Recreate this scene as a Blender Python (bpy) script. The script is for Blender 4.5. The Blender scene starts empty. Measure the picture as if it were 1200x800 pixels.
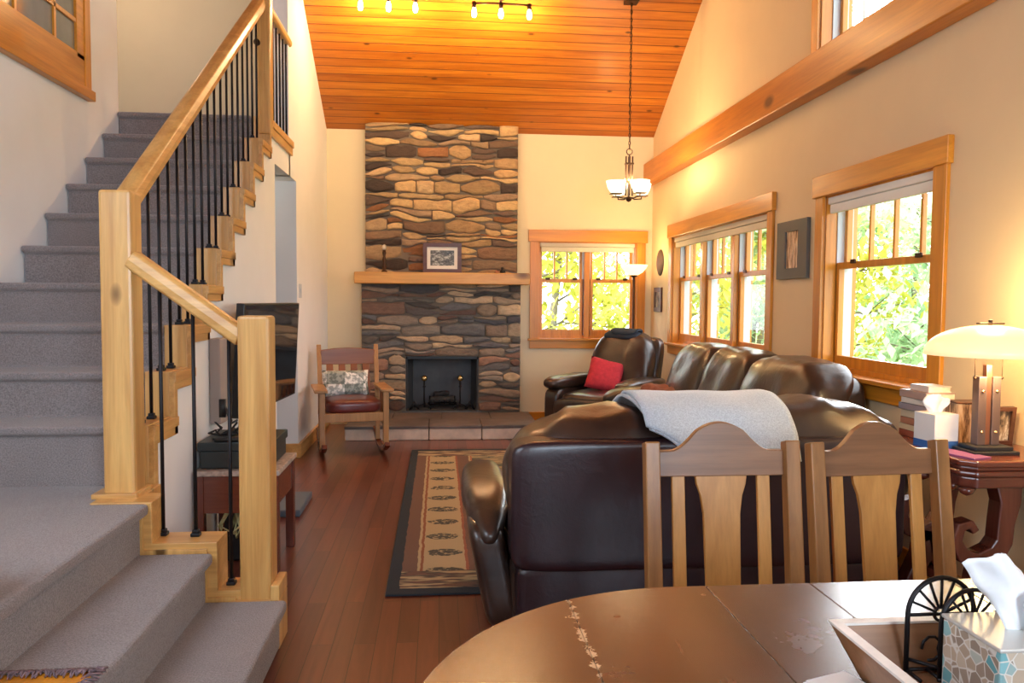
import bpy, bmesh, math, random
from mathutils import Vector, Matrix, noise
random.seed(7)
SC = bpy.context.scene
COL = SC.collection
pi = math.pi

# ------------------------------------------------------------------ camera
F = 910.0
yaw, pitch, roll = math.atan(85/910), math.atan(48/910), math.radians(.4)
cy_, sy_, cp_, sp_ = math.cos(yaw), math.sin(yaw), math.cos(pitch), math.sin(pitch)
fw = Vector((sy_*cp_, cy_*cp_, -sp_)); rt = Vector((cy_, -sy_, 0)); up = rt.cross(fw)
r2 = math.cos(roll)*rt + math.sin(roll)*up
u2 = -math.sin(roll)*rt + math.cos(roll)*up
cam = bpy.data.cameras.new('camera'); cam_o = bpy.data.objects.new('camera', cam); COL.objects.link(cam_o)
cam.sensor_width = 36; cam.lens = 36*F/1200; cam.clip_start = .05
M = Matrix((r2, u2, -fw)).transposed().to_4x4(); M.translation = (0, 0, 1.35)
cam_o.matrix_world = M
SC.camera = cam_o

# ------------------------------------------------------------------ view, world, big lights
SC.view_settings.view_transform = 'Standard'; SC.view_settings.look = 'None'
SC.view_settings.exposure = 0.5; SC.view_settings.gamma = 1; SC.view_settings.use_curve_mapping = False
SC.cycles.use_denoising = True
SC.cycles.max_bounces = 8; SC.cycles.diffuse_bounces = 5; SC.cycles.transparent_max_bounces = 16
SC.cycles.sample_clamp_indirect = 6
W = bpy.data.worlds.new('sky'); SC.world = W; W.use_nodes = True
wn = W.node_tree.nodes; wl = W.node_tree.links
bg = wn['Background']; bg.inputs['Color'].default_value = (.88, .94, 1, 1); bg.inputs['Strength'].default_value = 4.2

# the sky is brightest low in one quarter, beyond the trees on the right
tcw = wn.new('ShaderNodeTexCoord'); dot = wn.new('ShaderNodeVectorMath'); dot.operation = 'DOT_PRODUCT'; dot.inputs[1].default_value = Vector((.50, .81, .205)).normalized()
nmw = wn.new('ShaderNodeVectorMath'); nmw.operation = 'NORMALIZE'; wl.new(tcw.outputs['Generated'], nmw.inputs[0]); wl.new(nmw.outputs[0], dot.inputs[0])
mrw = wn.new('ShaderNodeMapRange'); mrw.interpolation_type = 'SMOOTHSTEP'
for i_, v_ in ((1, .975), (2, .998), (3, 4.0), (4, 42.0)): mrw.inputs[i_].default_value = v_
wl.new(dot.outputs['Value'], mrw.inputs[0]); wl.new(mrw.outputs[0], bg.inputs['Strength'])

def light(kind, name, loc, energy, color, size=.1, size_y=None, target=None):
    l = bpy.data.lights.new(name, kind); l.energy = energy; l.color = color
    o = bpy.data.objects.new(name, l); COL.objects.link(o); o.location = loc
    if kind == 'AREA':
        l.size = size
        if size_y: l.shape = 'RECTANGLE'; l.size_y = size_y
    elif kind != 'SUN': l.shadow_soft_size = size
    if target is not None:
        o.rotation_euler = (Vector(target)-Vector(loc)).to_track_quat('-Z', 'Y').to_euler()
    return o
sun = light('SUN', 'sun', (-10, -8, 20), 3.4, (1, .93, .8), target=(0, 3, 0)); sun.data.angle = .02
# added area lamps for fill; no windows are built behind the viewer
light('AREA', 'rear_fill', (1.0, -2.42, 1.9), 165, (.66, .83, 1), 2.4, 1.8, target=(-1.3, 4, 1.9))
light('AREA', 'stair_fill', (-1.7, .5, 2.7), 46, (.70, .84, 1), 1.5, 1.2, target=(-1.1, 2.6, .4))  # added lamp over the lower steps, out of view, to brighten them
light('AREA', 'rear_upper_fill', (.3, -2.35, 4.1), 130, (.84, .92, 1), 3.0, 1.4, target=(.2, 6, 3))  # added fill lamp high at the rear, aimed along the upper room

for nm_, lc_, w_, h_, tg_ in (('portal', (1.63, 8.72, 1.46), 1.1, 1.05, (1.63, 0, 1.46)), ('portal', (2.57, 6.55, 1.46), 2.3, 1.05, (0, 6.55, 1.46)), ('portal', (2.57, 4.05, 1.46), 1.07, 1.05, (0, 4.05, 1.46)), ('portal', (2.57, 3.91, 3.5), 1.62, 1.1, (0, 3.91, 3.5))):
    light('AREA', nm_, lc_, 1, (1, 1, 1), w_, h_, target=tg_).data.cycles.is_portal = True
light('POINT', 'hall_fill', (-1.8, 6.6, 2.2), 3.5, (1, .92, .8), .1)  # added lamp without a fitting, to brighten the dark hall opening
light('POINT', 'loft_point_light', (-2.6, 6.2, 4.0), 14, (1, .80, .56), .12)  # point lamp in the loft, without a fitting
# ------------------------------------------------------------------ material helpers
MATS = {}
def newmat(name):
    m = bpy.data.materials.new(name); m.use_nodes = True
    nt = m.node_tree; b = nt.nodes['Principled BSDF']
    return m, nt.nodes, nt.links, b
def rgb(c): return (c[0], c[1], c[2], 1)
def texco(n, l, scale=(1, 1, 1), rot=(0, 0, 0), kind='Object'):
    t = n.new('ShaderNodeTexCoord'); mp = n.new('ShaderNodeMapping')
    mp.inputs['Scale'].default_value = scale; mp.inputs['Rotation'].default_value = rot
    l.new(t.outputs[kind], mp.inputs['Vector']); return mp.outputs['Vector']
def noise_n(n, l, vec, scale, detail=4, rough=.55, dist=0):
    t = n.new('ShaderNodeTexNoise'); t.inputs['Scale'].default_value = scale; t.inputs['Detail'].default_value = detail
    t.inputs['Roughness'].default_value = rough; t.inputs['Distortion'].default_value = dist
    if vec is not None: l.new(vec, t.inputs['Vector'])
    return t
def ramp(n, l, fac, stops):
    r = n.new('ShaderNodeValToRGB'); e = r.color_ramp.elements
    while len(e) < len(stops): e.new(.5)
    for i, (p, c) in enumerate(stops): e[i].position = p; e[i].color = rgb(c)
    l.new(fac, r.inputs['Fac']); return r
def mixc(n, l, a, b, fac, mode='MIX'):
    m = n.new('ShaderNodeMix'); m.data_type = 'RGBA'; m.blend_type = mode
    for s, v in ((6, a), (7, b)):
        if isinstance(v, (tuple, list)): m.inputs[s].default_value = rgb(v)
        else: l.new(v, m.inputs[s])
    if isinstance(fac, (int, float)): m.inputs[0].default_value = fac
    else: l.new(fac, m.inputs[0])
    return m.outputs[2]
def bump(n, l, b, h, strength=.3, dist=.01):
    bp = n.new('ShaderNodeBump'); bp.inputs['Strength'].default_value = strength; bp.inputs['Distance'].default_value = dist
    l.new(h, bp.inputs['Height']); l.new(bp.outputs['Normal'], b.inputs['Normal'])

def plain(name, c, rough=.5, metal=0, coat=0, var=.06, vs=3, bmp=0, bs=60, sheen=0, emis=None, es=0):
    if name in MATS: return MATS[name]
    m, n, l, b = newmat(name)
    v = texco(n, l)
    t = noise_n(n, l, v, vs)
    r = ramp(n, l, t.outputs['Fac'], [(.3, [x*(1-var) for x in c]), (.7, [min(1, x*(1+var)) for x in c])])
    l.new(r.outputs['Color'], b.inputs['Base Color'])
    b.inputs['Roughness'].default_value = rough; b.inputs['Metallic'].default_value = metal
    b.inputs['Coat Weight'].default_value = coat; b.inputs['Sheen Weight'].default_value = sheen
    if bmp:
        t2 = noise_n(n, l, v, bs, 3); bump(n, l, b, t2.outputs['Fac'], bmp, .005)
    if emis: b.inputs['Emission Color'].default_value = rgb(emis); b.inputs['Emission Strength'].default_value = es
    MATS[name] = m; return m

def wood(name, axis, c1, c2, c3=None, rough=.35, coat=.2, knots=0, scale=1.0, streak=1.0):
    """grain stretched along AXIS"""
    if name in MATS: return MATS[name]
    m, n, l, b = newmat(name)
    s = [9*scale]*3; s['XYZ'.index(axis)] = .7*scale
    v = texco(n, l, s)
    t = noise_n(n, l, v, 1.6, 6, .6, .6*streak)
    c3 = c3 or [(a+d)/2 for a, d in zip(c1, c2)]
    r = ramp(n, l, t.outputs['Fac'], [(.25, c1), (.5, c3), (.72, c2)])
    s2 = [70*scale]*3; s2['XYZ'.index(axis)] = 2*scale
    t2 = noise_n(n, l, texco(n, l, s2), 1.5, 3)
    g = ramp(n, l, t2.outputs['Fac'], [(.35, (.72, .72, .72)), (.6, (1, 1, 1))])
    col = mixc(n, l, r.outputs['Color'], g.outputs['Color'], .35, 'MULTIPLY')
    if knots:
        s3 = [5.0]*3; s3['XYZ'.index(axis)] = 2.6
        vo = n.new('ShaderNodeTexVoronoi'); vo.inputs['Scale'].default_value = knots
        l.new(texco(n, l, s3), vo.inputs['Vector'])
        k = ramp(n, l, vo.outputs['Distance'], [(.06, (1, 1, 1)), (.13, (0, 0, 0))])
        col = mixc(n, l, col, [x*.32 for x in c1], k.outputs['Color'])
    l.new(col, b.inputs['Base Color'])
    b.inputs['Roughness'].default_value = rough; b.inputs['Coat Weight'].default_value = coat
    b.inputs['Coat Roughness'].default_value = .25
    bump(n, l, b, t2.outputs['Fac'], .12, .003)
    MATS[name] = m; return m

def planks(name, along, width, length, c1, c2, grain, mortar, rough=.3, coat=.3, knots=0, gap=.004, bstr=.4):
    """boards running along axis ALONG ('X' or 'Y') in the object's XY plane"""
    m, n, l, b = newmat(name)
    tc = n.new('ShaderNodeTexCoord')
    vec = tc.outputs['Object']
    if name == 'pine_ceiling':
        sh = n.new('ShaderNodeMapping'); sh.inputs['Location'].default_value = (3.9, 0, 0); l.new(vec, sh.inputs['Vector']); vec = sh.outputs['Vector']
    if along == 'Y':
        sep = n.new('ShaderNodeSeparateXYZ'); cmb = n.new('ShaderNodeCombineXYZ')
        l.new(vec, sep.inputs[0]); l.new(sep.outputs['Y'], cmb.inputs['X']); l.new(sep.outputs['X'], cmb.inputs['Y'])
        vec = cmb.outputs[0]
    br = n.new('ShaderNodeTexBrick'); l.new(vec, br.inputs['Vector'])
    br.inputs['Scale'].default_value = 1; br.inputs['Brick Width'].default_value = length; br.inputs['Row Height'].default_value = width
    br.inputs['Mortar Size'].default_value = gap; br.inputs['Mortar Smooth'].default_value = .4; br.offset = .37
    br.inputs['Color1'].default_value = rgb(c1); br.inputs['Color2'].default_value = rgb(c2); br.inputs['Mortar'].default_value = rgb(mortar)
    mp = n.new('ShaderNodeMapping'); mp.inputs['Scale'].default_value = (1.1, 16, 1); l.new(vec, mp.inputs['Vector'])
    # shift the grain by each board's tone so neighbouring boards differ
    ad = n.new('ShaderNodeVectorMath'); ad.operation = 'ADD'; l.new(mp.outputs['Vector'], ad.inputs[0])
    sc = n.new('ShaderNodeVectorMath'); sc.operation = 'SCALE'; sc.inputs['Scale'].default_value = 40
    l.new(br.outputs['Color'], sc.inputs[0]); l.new(sc.outputs[0], ad.inputs[1])
    t = noise_n(n, l, ad.outputs[0], 1.4, 6, .6, .8)
    g = ramp(n, l, t.outputs['Fac'], [(.28, grain), (.62, (1, 1, 1))])
    col = mixc(n, l, br.outputs['Color'], g.outputs['Color'], .85, 'MULTIPLY')
    if knots:
        mk = n.new('ShaderNodeMapping'); mk.inputs['Scale'].default_value = (1.6, 3.6, 1); l.new(vec, mk.inputs['Vector'])
        vo = n.new('ShaderNodeTexVoronoi'); vo.inputs['Scale'].default_value = knots; l.new(mk.outputs['Vector'], vo.inputs['Vector'])
        k = ramp(n, l, vo.outputs['Distance'], [(.06, (1, 1, 1)), (.12, (0, 0, 0))])
        col = mixc(n, l, col, [x*.28 for x in c1], k.outputs['Color'])
    l.new(col, b.inputs['Base Color']); b.inputs['Roughness'].default_value = rough
    b.inputs['Coat Weight'].default_value = coat; b.inputs['Coat Roughness'].default_value = .2
    inv = n.new('ShaderNodeMath'); inv.operation = 'SUBTRACT'; inv.inputs[0].default_value = 1; l.new(br.outputs['Fac'], inv.inputs[1])
    bump(n, l, b, inv.outputs[0], bstr, .006)
    MATS[name] = m; return m

def leather(name, c, rough=.36, c2=None):
    m, n, l, b = newmat(name)
    v = texco(n, l)
    t = noise_n(n, l, v, 5, 4)
    r = ramp(n, l, t.outputs['Fac'], [(.3, [x*.75 for x in c]), (.7, c2 or [x*1.3 for x in c])])
    l.new(r.outputs['Color'], b.inputs['Base Color']); b.inputs['Roughness'].default_value = rough
    b.inputs['Coat Weight'].default_value = .35; b.inputs['Coat Roughness'].default_value = .22
    t2 = noise_n(n, l, v, 9, 5, .6, 1.2)
    t3 = n.new('ShaderNodeTexVoronoi'); t3.inputs['Scale'].default_value = 160; l.new(v, t3.inputs['Vector'])
    ma = n.new('ShaderNodeMath'); ma.operation = 'MULTIPLY_ADD'; ma.inputs[1].default_value = .04
    l.new(t3.outputs['Distance'], ma.inputs[0]); l.new(t2.outputs['Fac'], ma.inputs[2])
    bump(n, l, b, ma.outputs[0], .16, .02)
    MATS[name] = m; return m

def glass_pane(name):
    m, n, l, b = newmat(name); n.remove(b)
    tr = n.new('ShaderNodeBsdfTransparent'); gl = n.new('ShaderNodeBsdfGlossy'); gl.inputs['Roughness'].default_value = .02
    fr = n.new('ShaderNodeLayerWeight'); fr.inputs['Blend'].default_value = .5
    pw = n.new('ShaderNodeMath'); pw.operation = 'POWER'; pw.inputs[1].default_value = 5; l.new(fr.outputs['Facing'], pw.inputs[0])
    sc = n.new('ShaderNodeMath'); sc.operation = 'MULTIPLY_ADD'; sc.inputs[1].default_value = .6; sc.inputs[2].default_value = .02; l.new(pw.outputs[0], sc.inputs[0])
    mx = n.new('ShaderNodeMixShader'); l.new(sc.outputs[0], mx.inputs[0]); l.new(tr.outputs[0], mx.inputs[1]); l.new(gl.outputs[0], mx.inputs[2])
    l.new(mx.outputs[0], n['Material Output'].inputs['Surface']); MATS[name] = m; return m

def shade_glass(name, c, es, ec):
    m, n, l, b = newmat(name)
    b.inputs['Base Color'].default_value = rgb(c); b.inputs['Roughness'].default_value = .3
    b.inputs['Emission Color'].default_value = rgb(ec); b.inputs['Emission Strength'].default_value = es
    MATS[name] = m; return m

# ------------------------------------------------------------------ geometry helpers
WM = {}
class G:
    def __init__(s): s.bm = bmesh.new()
    def _new(s, fn):
        before = set(s.bm.verts); fn(); return [v for v in s.bm.verts if v not in before]
    def box(s, a, b, M=None):
        a, b = Vector(a), Vector(b); c = (a+b)/2; d = b-a
        r = bmesh.ops.create_cube(s.bm, size=1)['verts']
        for v in r:
            v.co = Vector((v.co.x*d.x+c.x, v.co.y*d.y+c.y, v.co.z*d.z+c.z))
            if M: v.co = M @ v.co
        return r
    def obox(s, p0, p1, w, h, upv=(0, 0, 1)):
        """bar of width w, height h from p0 to p1"""
        p0, p1 = Vector(p0), Vector(p1); d = (p1-p0).normalized(); u = Vector(upv); sd = d.cross(u).normalized(); u = sd.cross(d)
        vs = []
        for p in (p0, p1):
            for a, c in ((-1, -1), (1, -1), (1, 1), (-1, 1)): vs.append(s.bm.verts.new(p+sd*a*w/2+u*c*h/2))
        for q in ((0, 1, 2, 3), (7, 6, 5, 4), (0, 4, 5, 1), (1, 5, 6, 2), (2, 6, 7, 3), (3, 7, 4, 0)): s.bm.faces.new([vs[i] for i in q])
        return vs
    def tube(s, pts, r, seg=8, caps=True):
        pts = [Vector(p) for p in pts]; rs = r if isinstance(r, (list, tuple)) else [r]*len(pts)
        rings = []; ref = None
        for i, p in enumerate(pts):
            d = (pts[min(i+1, len(pts)-1)]-pts[max(i-1, 0)]).normalized()
            if ref is None: ref = Vector((0, 0, 1)) if abs(d.z) < .9 else Vector((1, 0, 0))
            a = d.cross(ref).normalized(); ref = a.cross(d).normalized()
            rings.append([s.bm.verts.new(p+(a*math.cos(2*pi*k/seg)+ref*math.sin(2*pi*k/seg))*rs[i]) for k in range(seg)])
        for i in range(len(rings)-1):
            for k in range(seg): s.bm.faces.new((rings[i][k], rings[i][(k+1) % seg], rings[i+1][(k+1) % seg], rings[i+1][k]))
        if caps: s.bm.faces.new(rings[0][::-1]); s.bm.faces.new(rings[-1])
    def ribbon(s, pts, w, t, side):
        """flat bar swept along pts: width w along SIDE, thickness t"""
        side = Vector(side).normalized(); pts = [Vector(p) for p in pts]; rings = []
        for i, p in enumerate(pts):
            d = (pts[min(i+1, len(pts)-1)]-pts[max(i-1, 0)]).normalized(); nn = d.cross(side).normalized()
            tt = t[i] if isinstance(t, (list, tuple)) else t
            rings.append([s.bm.verts.new(p+side*a*w/2+nn*b*tt/2) for a, b in ((-1, -1), (1, -1), (1, 1), (-1, 1))])
        for i in range(len(rings)-1):
            for k in range(4): s.bm.faces.new((rings[i][k], rings[i][(k+1) % 4], rings[i+1][(k+1) % 4], rings[i+1][k]))
        s.bm.faces.new(rings[0][::-1]); s.bm.faces.new(rings[-1])
    def lathe(s, prof, c=(0, 0, 0), seg=24, M=None):
        c = Vector(c); rings = []
        for r, z in prof:
            if r < 1e-5: rings.append([s.bm.verts.new(c+Vector((0, 0, z)))])
            else: rings.append([s.bm.verts.new(c+Vector((r*math.cos(2*pi*k/seg), r*math.sin(2*pi*k/seg), z))) for k in range(seg)])
        for i in range(len(rings)-1):
            A, B = rings[i], rings[i+1]
            for k in range(seg):
                if len(A) == 1 and len(B) == 1: continue
                if len(A) == 1: s.bm.faces.new((A[0], B[(k+1) % seg], B[k]))
                elif len(B) == 1: s.bm.faces.new((A[k], A[(k+1) % seg], B[0]))
                else: s.bm.faces.new((A[k], A[(k+1) % seg], B[(k+1) % seg], B[k]))
        if M:
            for R_ in rings:
                for v in R_: v.co = M @ v.co
    def prism(s, poly, axis, a, b, M=None):
        """2-D polygon extruded along axis; poly gives the other two coords in order (XYZ minus axis)"""
        ax = 'XYZ'.index(axis)
        def mk(p, t):
            c = [0, 0, 0]; o = [i for i in range(3) if i != ax]; c[o[0]], c[o[1]] = p; c[ax] = t
            return s.bm.verts.new((M @ Vector(c)) if M else c)
        A = [mk(p, a) for p in poly]; B = [mk(p, b) for p in poly]
        s.bm.faces.new(A); s.bm.faces.new(B[::-1])
        for i in range(len(A)): s.bm.faces.new((A[i], B[i], B[(i+1) % len(A)], A[(i+1) % len(A)]))
        return A+B
    def rbox(s, c, h, e=5, n=9, nz=0, ns=3, M=None, fn=None):
        """puffy rounded box: centre c, half sizes h, super-ellipsoid exponent e"""
        c = Vector(c); tmp = bmesh.new(); bmesh.ops.create_cube(tmp, size=2)
        bmesh.ops.subdivide_edges(tmp, edges=tmp.edges[:], cuts=n, use_grid_fill=True)
        mp = {}
        for v in tmp.verts:
            # bunch the grid towards the rims so the rounding is well resolved
            u = Vector([math.copysign(abs(x)**.8, x) for x in v.co])
            r = (abs(u.x)**e+abs(u.y)**e+abs(u.z)**e)**(-1/e); p = u*r
            q = Vector((p.x*h[0], p.y*h[1], p.z*h[2]))
            if fn: q = fn(q, p)
            if nz:
                w = (q+c)*ns
                q = q+p.normalized()*nz*(noise.noise(w)+.5*noise.noise(w*2.3))
            q = q+c
            if M: q = M @ q
            mp[v] = s.bm.verts.new(q)
        for f in tmp.faces: s.bm.faces.new([mp[v] for v in f.verts])
        tmp.free()
    def pillow(s, w, h, t, M, n=12, nz=.006):
        """square throw pillow in local XZ, thickness along Y"""
        def P(i, j, sg):
            u, v = 2*i/n-1, 2*j/n-1
            th = t*(max(0, 1-abs(u)**3)*max(0, 1-abs(v)**3))**.5
            k = 1-.06*(1-abs(u*v)) * (abs(u)**4+abs(v)**4)/1.0
            return M @ Vector((u*w/2*k, sg*(th/2+nz*noise.noise(Vector((u*3, v*3, sg)))*(th > 0)), v*h/2*k))
        fr = {}; bk = {}
        for i in range(n+1):
            for j in range(n+1):
                fr[i, j] = s.bm.verts.new(P(i, j, -1))
                bk[i, j] = fr[i, j] if i in (0, n) or j in (0, n) else s.bm.verts.new(P(i, j, 1))
        for i in range(n):
            for j in range(n):
                s.bm.faces.new((fr[i, j], fr[i+1, j], fr[i+1, j+1], fr[i, j+1]))
                q = (bk[i, j], bk[i, j+1], bk[i+1, j+1], bk[i+1, j])
                s.bm.faces.new(q)
    def obj(s, name, m, parent=None, smooth=False, bevel=0, world=True, loc=None, solid=0, seg=2, sub=0):
        me = bpy.data.meshes.new(name)
        bmesh.ops.recalc_face_normals(s.bm, faces=s.bm.faces[:])
        o = bpy.data.objects.new(name, me); COL.objects.link(o)
        if parent is not None:
            o.parent = parent
            Mw = WM.get(parent.name, Matrix())
            if world: bmesh.ops.transform(s.bm, matrix=Mw.inverted(), verts=s.bm.verts[:])
            WM[o.name] = Mw
        elif loc is not None:
            bmesh.ops.translate(s.bm, vec=-Vector(loc), verts=s.bm.verts[:]); o.location = loc
            WM[o.name] = Matrix.Translation(loc)
        s.bm.to_mesh(me); s.bm.free()
        for f in me.polygons: f.use_smooth = smooth
        for mm in (m if isinstance(m, (list, tuple)) else [m]): me.materials.append(mm)
        if solid:
            md = o.modifiers.new('solid', 'SOLIDIFY'); md.thickness = solid; md.offset = 0
        if bevel:
            md = o.modifiers.new('bevel', 'BEVEL'); md.width = bevel; md.segments = seg; md.limit_method = 'ANGLE'; md.angle_limit = math.radians(35)
        if sub:
            md = o.modifiers.new('sub', 'SUBSURF'); md.levels = sub; md.render_levels = sub
        return o
def tag(o, label, cat, group=None, kind=None):
    o['label'] = label; o['category'] = cat
    if group: o['group'] = group
    if kind: o['kind'] = kind
    return o
def thing(name, label, cat, loc=(0, 0, 0), rz=0, group=None):
    o = bpy.data.objects.new(name, None); COL.objects.link(o); o.location = loc; o.rotation_euler = (0, 0, rz); o.empty_display_size = .1
    WM[o.name] = Matrix.Translation(loc) @ Matrix.Rotation(rz, 4, 'Z')
    return tag(o, label, cat, group)
def struct(o, label=None):
    o['kind'] = 'structure'
    if label: o['label'] = label
    return o
def wall_rects(hull, holes):
    """split rect hull (a0,a1,b0,b1) around holes -> list of rects"""
    aa = sorted({hull[0], hull[1], *[h[0] for h in holes], *[h[1] for h in holes]})
    bb = sorted({hull[2], hull[3], *[h[2] for h in holes], *[h[3] for h in holes]})
    out = []
    for i in range(len(aa)-1):
        for j in range(len(bb)-1):
            ca, cb = (aa[i]+aa[i+1])/2, (bb[j]+bb[j+1])/2
            if not any(h[0] < ca < h[1] and h[2] < cb < h[3] for h in holes): out.append((aa[i], aa[i+1], bb[j], bb[j+1]))
    return out

# ------------------------------------------------------------------ materials
M_wall = plain('cream_paint', (.80, .68, .46), .85, var=.02, bmp=.05, bs=90)
M_wall_shade = plain('cream_paint_shaded', (.76, .58, .35), .85, var=.02, bmp=.05, bs=90)  # cream wall paint with the right wall's shade put into its colour
M_wall_lit = plain('cream_paint_lit', (.83, .835, .83), .85, var=.02, bmp=.05, bs=90)  # same wall paint with the cool light of the stair side in its colour
M_hall = plain('grey_beige_paint', (.52, .42, .30), .85, var=.03)
FIR1, FIR2 = (.50, .17, .010), (.78, .32, .028)
M_firX = wood('fir_x', 'X', FIR1, FIR2); M_firY = wood('fir_y', 'Y', FIR1, FIR2); M_firZ = wood('fir_z', 'Z', FIR1, FIR2)
HIC1, HIC2 = (.48, .22, .055), (.80, .47, .155)
M_hicX = wood('hickory_x', 'X', HIC1, HIC2, knots=.5); M_hicY = wood('hickory_y', 'Y', HIC1, HIC2, knots=.5); M_hicZ = wood('hickory_z', 'Z', HIC1, HIC2, knots=.85)
M_beam = wood('beam_fir', 'Y', (.44, .125, .010), (.68, .25, .025), knots=.5, rough=.45)
M_mantel = wood('mantel_wood', 'X', (.52, .22, .04), (.78, .42, .10), knots=.4, rough=.5)
M_floor = planks('cherry_floor', 'Y', .083, 1.15, (.12, .028, .014), (.20, .052, .025), (.62, .55, .5), (.03, .008, .004), rough=.3, coat=.25, bstr=.15, gap=.0018)
M_ceil = planks('pine_ceiling', 'X', .098, 30, (.48, .14, .010), (.74, .26, .022), (.62, .44, .30), (.20, .045, .006), rough=.4, coat=.2, knots=1.9, gap=.005, bstr=.8)
M_oakX = wood('oak_x', 'X', (.16, .065, .024), (.32, .145, .06), rough=.4)
M_oakZ = wood('oak_z', 'Z', (.20, .08, .022), (.40, .18, .055), rough=.4)
M_oakL = wood('light_oak_z', 'Z', (.42, .175, .035), (.62, .295, .075), rough=.4)
M_rock = wood('rocker_oak', 'Z', (.36, .17, .055), (.58, .31, .12), rough=.4)
M_rockX = wood('rocker_rail', 'X', (.20, .055, .014), (.36, .115, .028), rough=.3, coat=.3)
M_mah = wood('mahogany', 'X', (.10, .022, .012), (.22, .055, .03), rough=.22, coat=.6)
M_mahZ = wood('mahogany_z', 'Z', (.09, .02, .012), (.20, .05, .028), rough=.25, coat=.5)
M_leather = leather('brown_leather', (.030, .016, .012), .30, (.052, .028, .019))
M_leatherB = leather('plum_brown_leather', (.022, .009, .013), .36)
M_redl = leather('oxblood_leather', (.13, .022, .02), .35)
M_iron = plain('black_iron', (.018, .016, .018), .45, metal=.6)
M_bronze = plain('dark_bronze', (.07, .035, .02), .4, metal=.8)
M_brass = plain('brass', (.85, .62, .28), .22, metal=1)
M_black = plain('black_plastic', (.015, .016, .018), .4)
M_dkgreen = plain('dark_green_black', (.018, .028, .03), .4)
M_glass = glass_pane('window_glass')
M_vinyl = plain('white_vinyl', (.55, .60, .66), .4)
M_blind = plain('linen_blind', (.72, .64, .50), .8, bmp=.2)
M_blindW = plain('white_blind', (.80, .79, .75), .8, bmp=.2)
def carpet(name, c1, c2):
    m, n, l, b = newmat(name); v = texco(n, l)
    t = noise_n(n, l, v, 190, 4, .7); t2 = noise_n(n, l, v, 6, 3)
    r = ramp(n, l, t.outputs['Fac'], [(.36, c1), (.62, c2)])
    col = mixc(n, l, r.outputs['Color'], (.5, .5, .5), ramp(n, l, t2.outputs['Fac'], [(.3, (0, 0, 0)), (.8, (.25, .25, .25))]).outputs['Color'], 'MULTIPLY')
    l.new(col, b.inputs['Base Color']); b.inputs['Roughness'].default_value = 1; b.inputs['Sheen Weight'].default_value = .4
    bump(n, l, b, t.outputs['Fac'], .8, .01); MATS[name] = m; return m
M_carpet = carpet('taupe_carpet', (.16, .13, .125), (.34, .285, .275))

# ================================================================== SETTING
XL, XR, YB = -1.2, 2.35, 8.5
XS = -2.2                        # wall on the far side of the stairs
EAVE, SL, RY = 3.17, .583, 3.6   # ceiling height at the back wall, slope, ridge Y
def roofz(y): return EAVE+SL*(8.48-y) if y > RY else EAVE+SL*(8.48-RY)-SL*(RY-y)
g = G(); g.box((-5, -2.7, -.12), (2.6, 8.8, 0)); struct(g.obj('floor', M_floor))
def slope_obj(y0, y1):
    L = math.hypot(y1-y0, roofz(y1)-roofz(y0)); a = math.atan2(roofz(y1)-roofz(y0), y1-y0)
    g = G(); g.box((-5, 0, 0), (2.7, L, .1))
    o = g.obj('ceiling', M_ceil); o.location = (0, y0, roofz(y0)); o.rotation_euler = (a, 0, 0); return struct(o)
slope_obj(RY, 8.7); slope_obj(-2.7, RY)

# window openings (inner clear opening)
W1 = (1.08, 2.18, .935, 2.0)       # back wall: x0,x1,z0,z1
W2 = (5.40, 7.70, .935, 2.0)       # right wall: y0,y1,z0,z1
W3 = (3.52, 4.59, .935, 2.0)
W4 = (3.1, 4.72, 2.76, 4.05)      # loft window above the beam
g = G()
for a0, a1, b0, b1 in wall_rects((-1.32, 2.6, 0, 3.3), [W1, (-.36, .42, .15, .75)]): g.box((a0, YB, b0), (a1, YB+.2, b1))
struct(g.obj('wall_back', M_wall))
g = G()
for a0, a1, b0, b1 in wall_rects((-2.6, 8.5, 0, 6.3), [W2, W3, W4]): g.box((XR, a0, b0), (XR+.2, a1, b1))
struct(g.obj('wall_right', M_wall_shade))
g = G(); g.box((XS-.12, -2.6, 0), (XS, 5.64, 6.2)); struct(g.obj('wall_left', M_wall_lit))
g = G(); g.box((-5, -2.7, 0), (2.6, -2.6, 6)); struct(g.obj('wall_front', M_wall_lit))
# living-room side wall beside the opening and above
g = G()
for a0, a1, b0, b1 in wall_rects((6.45, 8.5, 0, 4.4), [(6.4, 6.71, -1, 2.335)]): g.box((XL-.25, a0, b0), (XL, a1, b1))
struct(g.obj('wall_center', M_wall_lit))
g = G(); g.box((-5, 7.0, 2.5), (XL-.12, 7.1, 5)); struct(g.obj('wall_loft', M_hall))
g = G(); g.box((-5.0, 3.4, 0), (-4.9, 7.1, 5.5)); struct(g.obj('wall_loft_side', M_hall))
g = G(); g.box((-2.45, 5.64, 0), (-2.33, 7.7, 2.4)); g.box((-2.45, 7.6, 0), (XL-.12, 7.7, 2.4)); struct(g.obj('wall_hall', plain('hall_grey_paint', (.50, .52, .50), .85, var=.03)))
g = G(); g.box((-5, 5.66, 2.40), (XL-.12, 7.7, 2.60)); struct(g.obj('floor_loft', M_carpet))
# baseboards
g = G(); g.box((XL, 6.71, 0), (XL+.025, 8.5, .12)); g.box((XL-.12, 6.69, 0), (XL+.025, 6.715, .12)); struct(g.obj('baseboard_left', M_hicY, bevel=.004))
g = G(); g.box((.98, YB-.02, 0), (XR, YB, .12)); struct(g.obj('baseboard_back', M_firX, bevel=.004))
g = G(); g.box((XR-.02, -2.6, 0), (XR, 8.48, .12)); struct(g.obj('baseboard_right', M_firY, bevel=.004))
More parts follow.
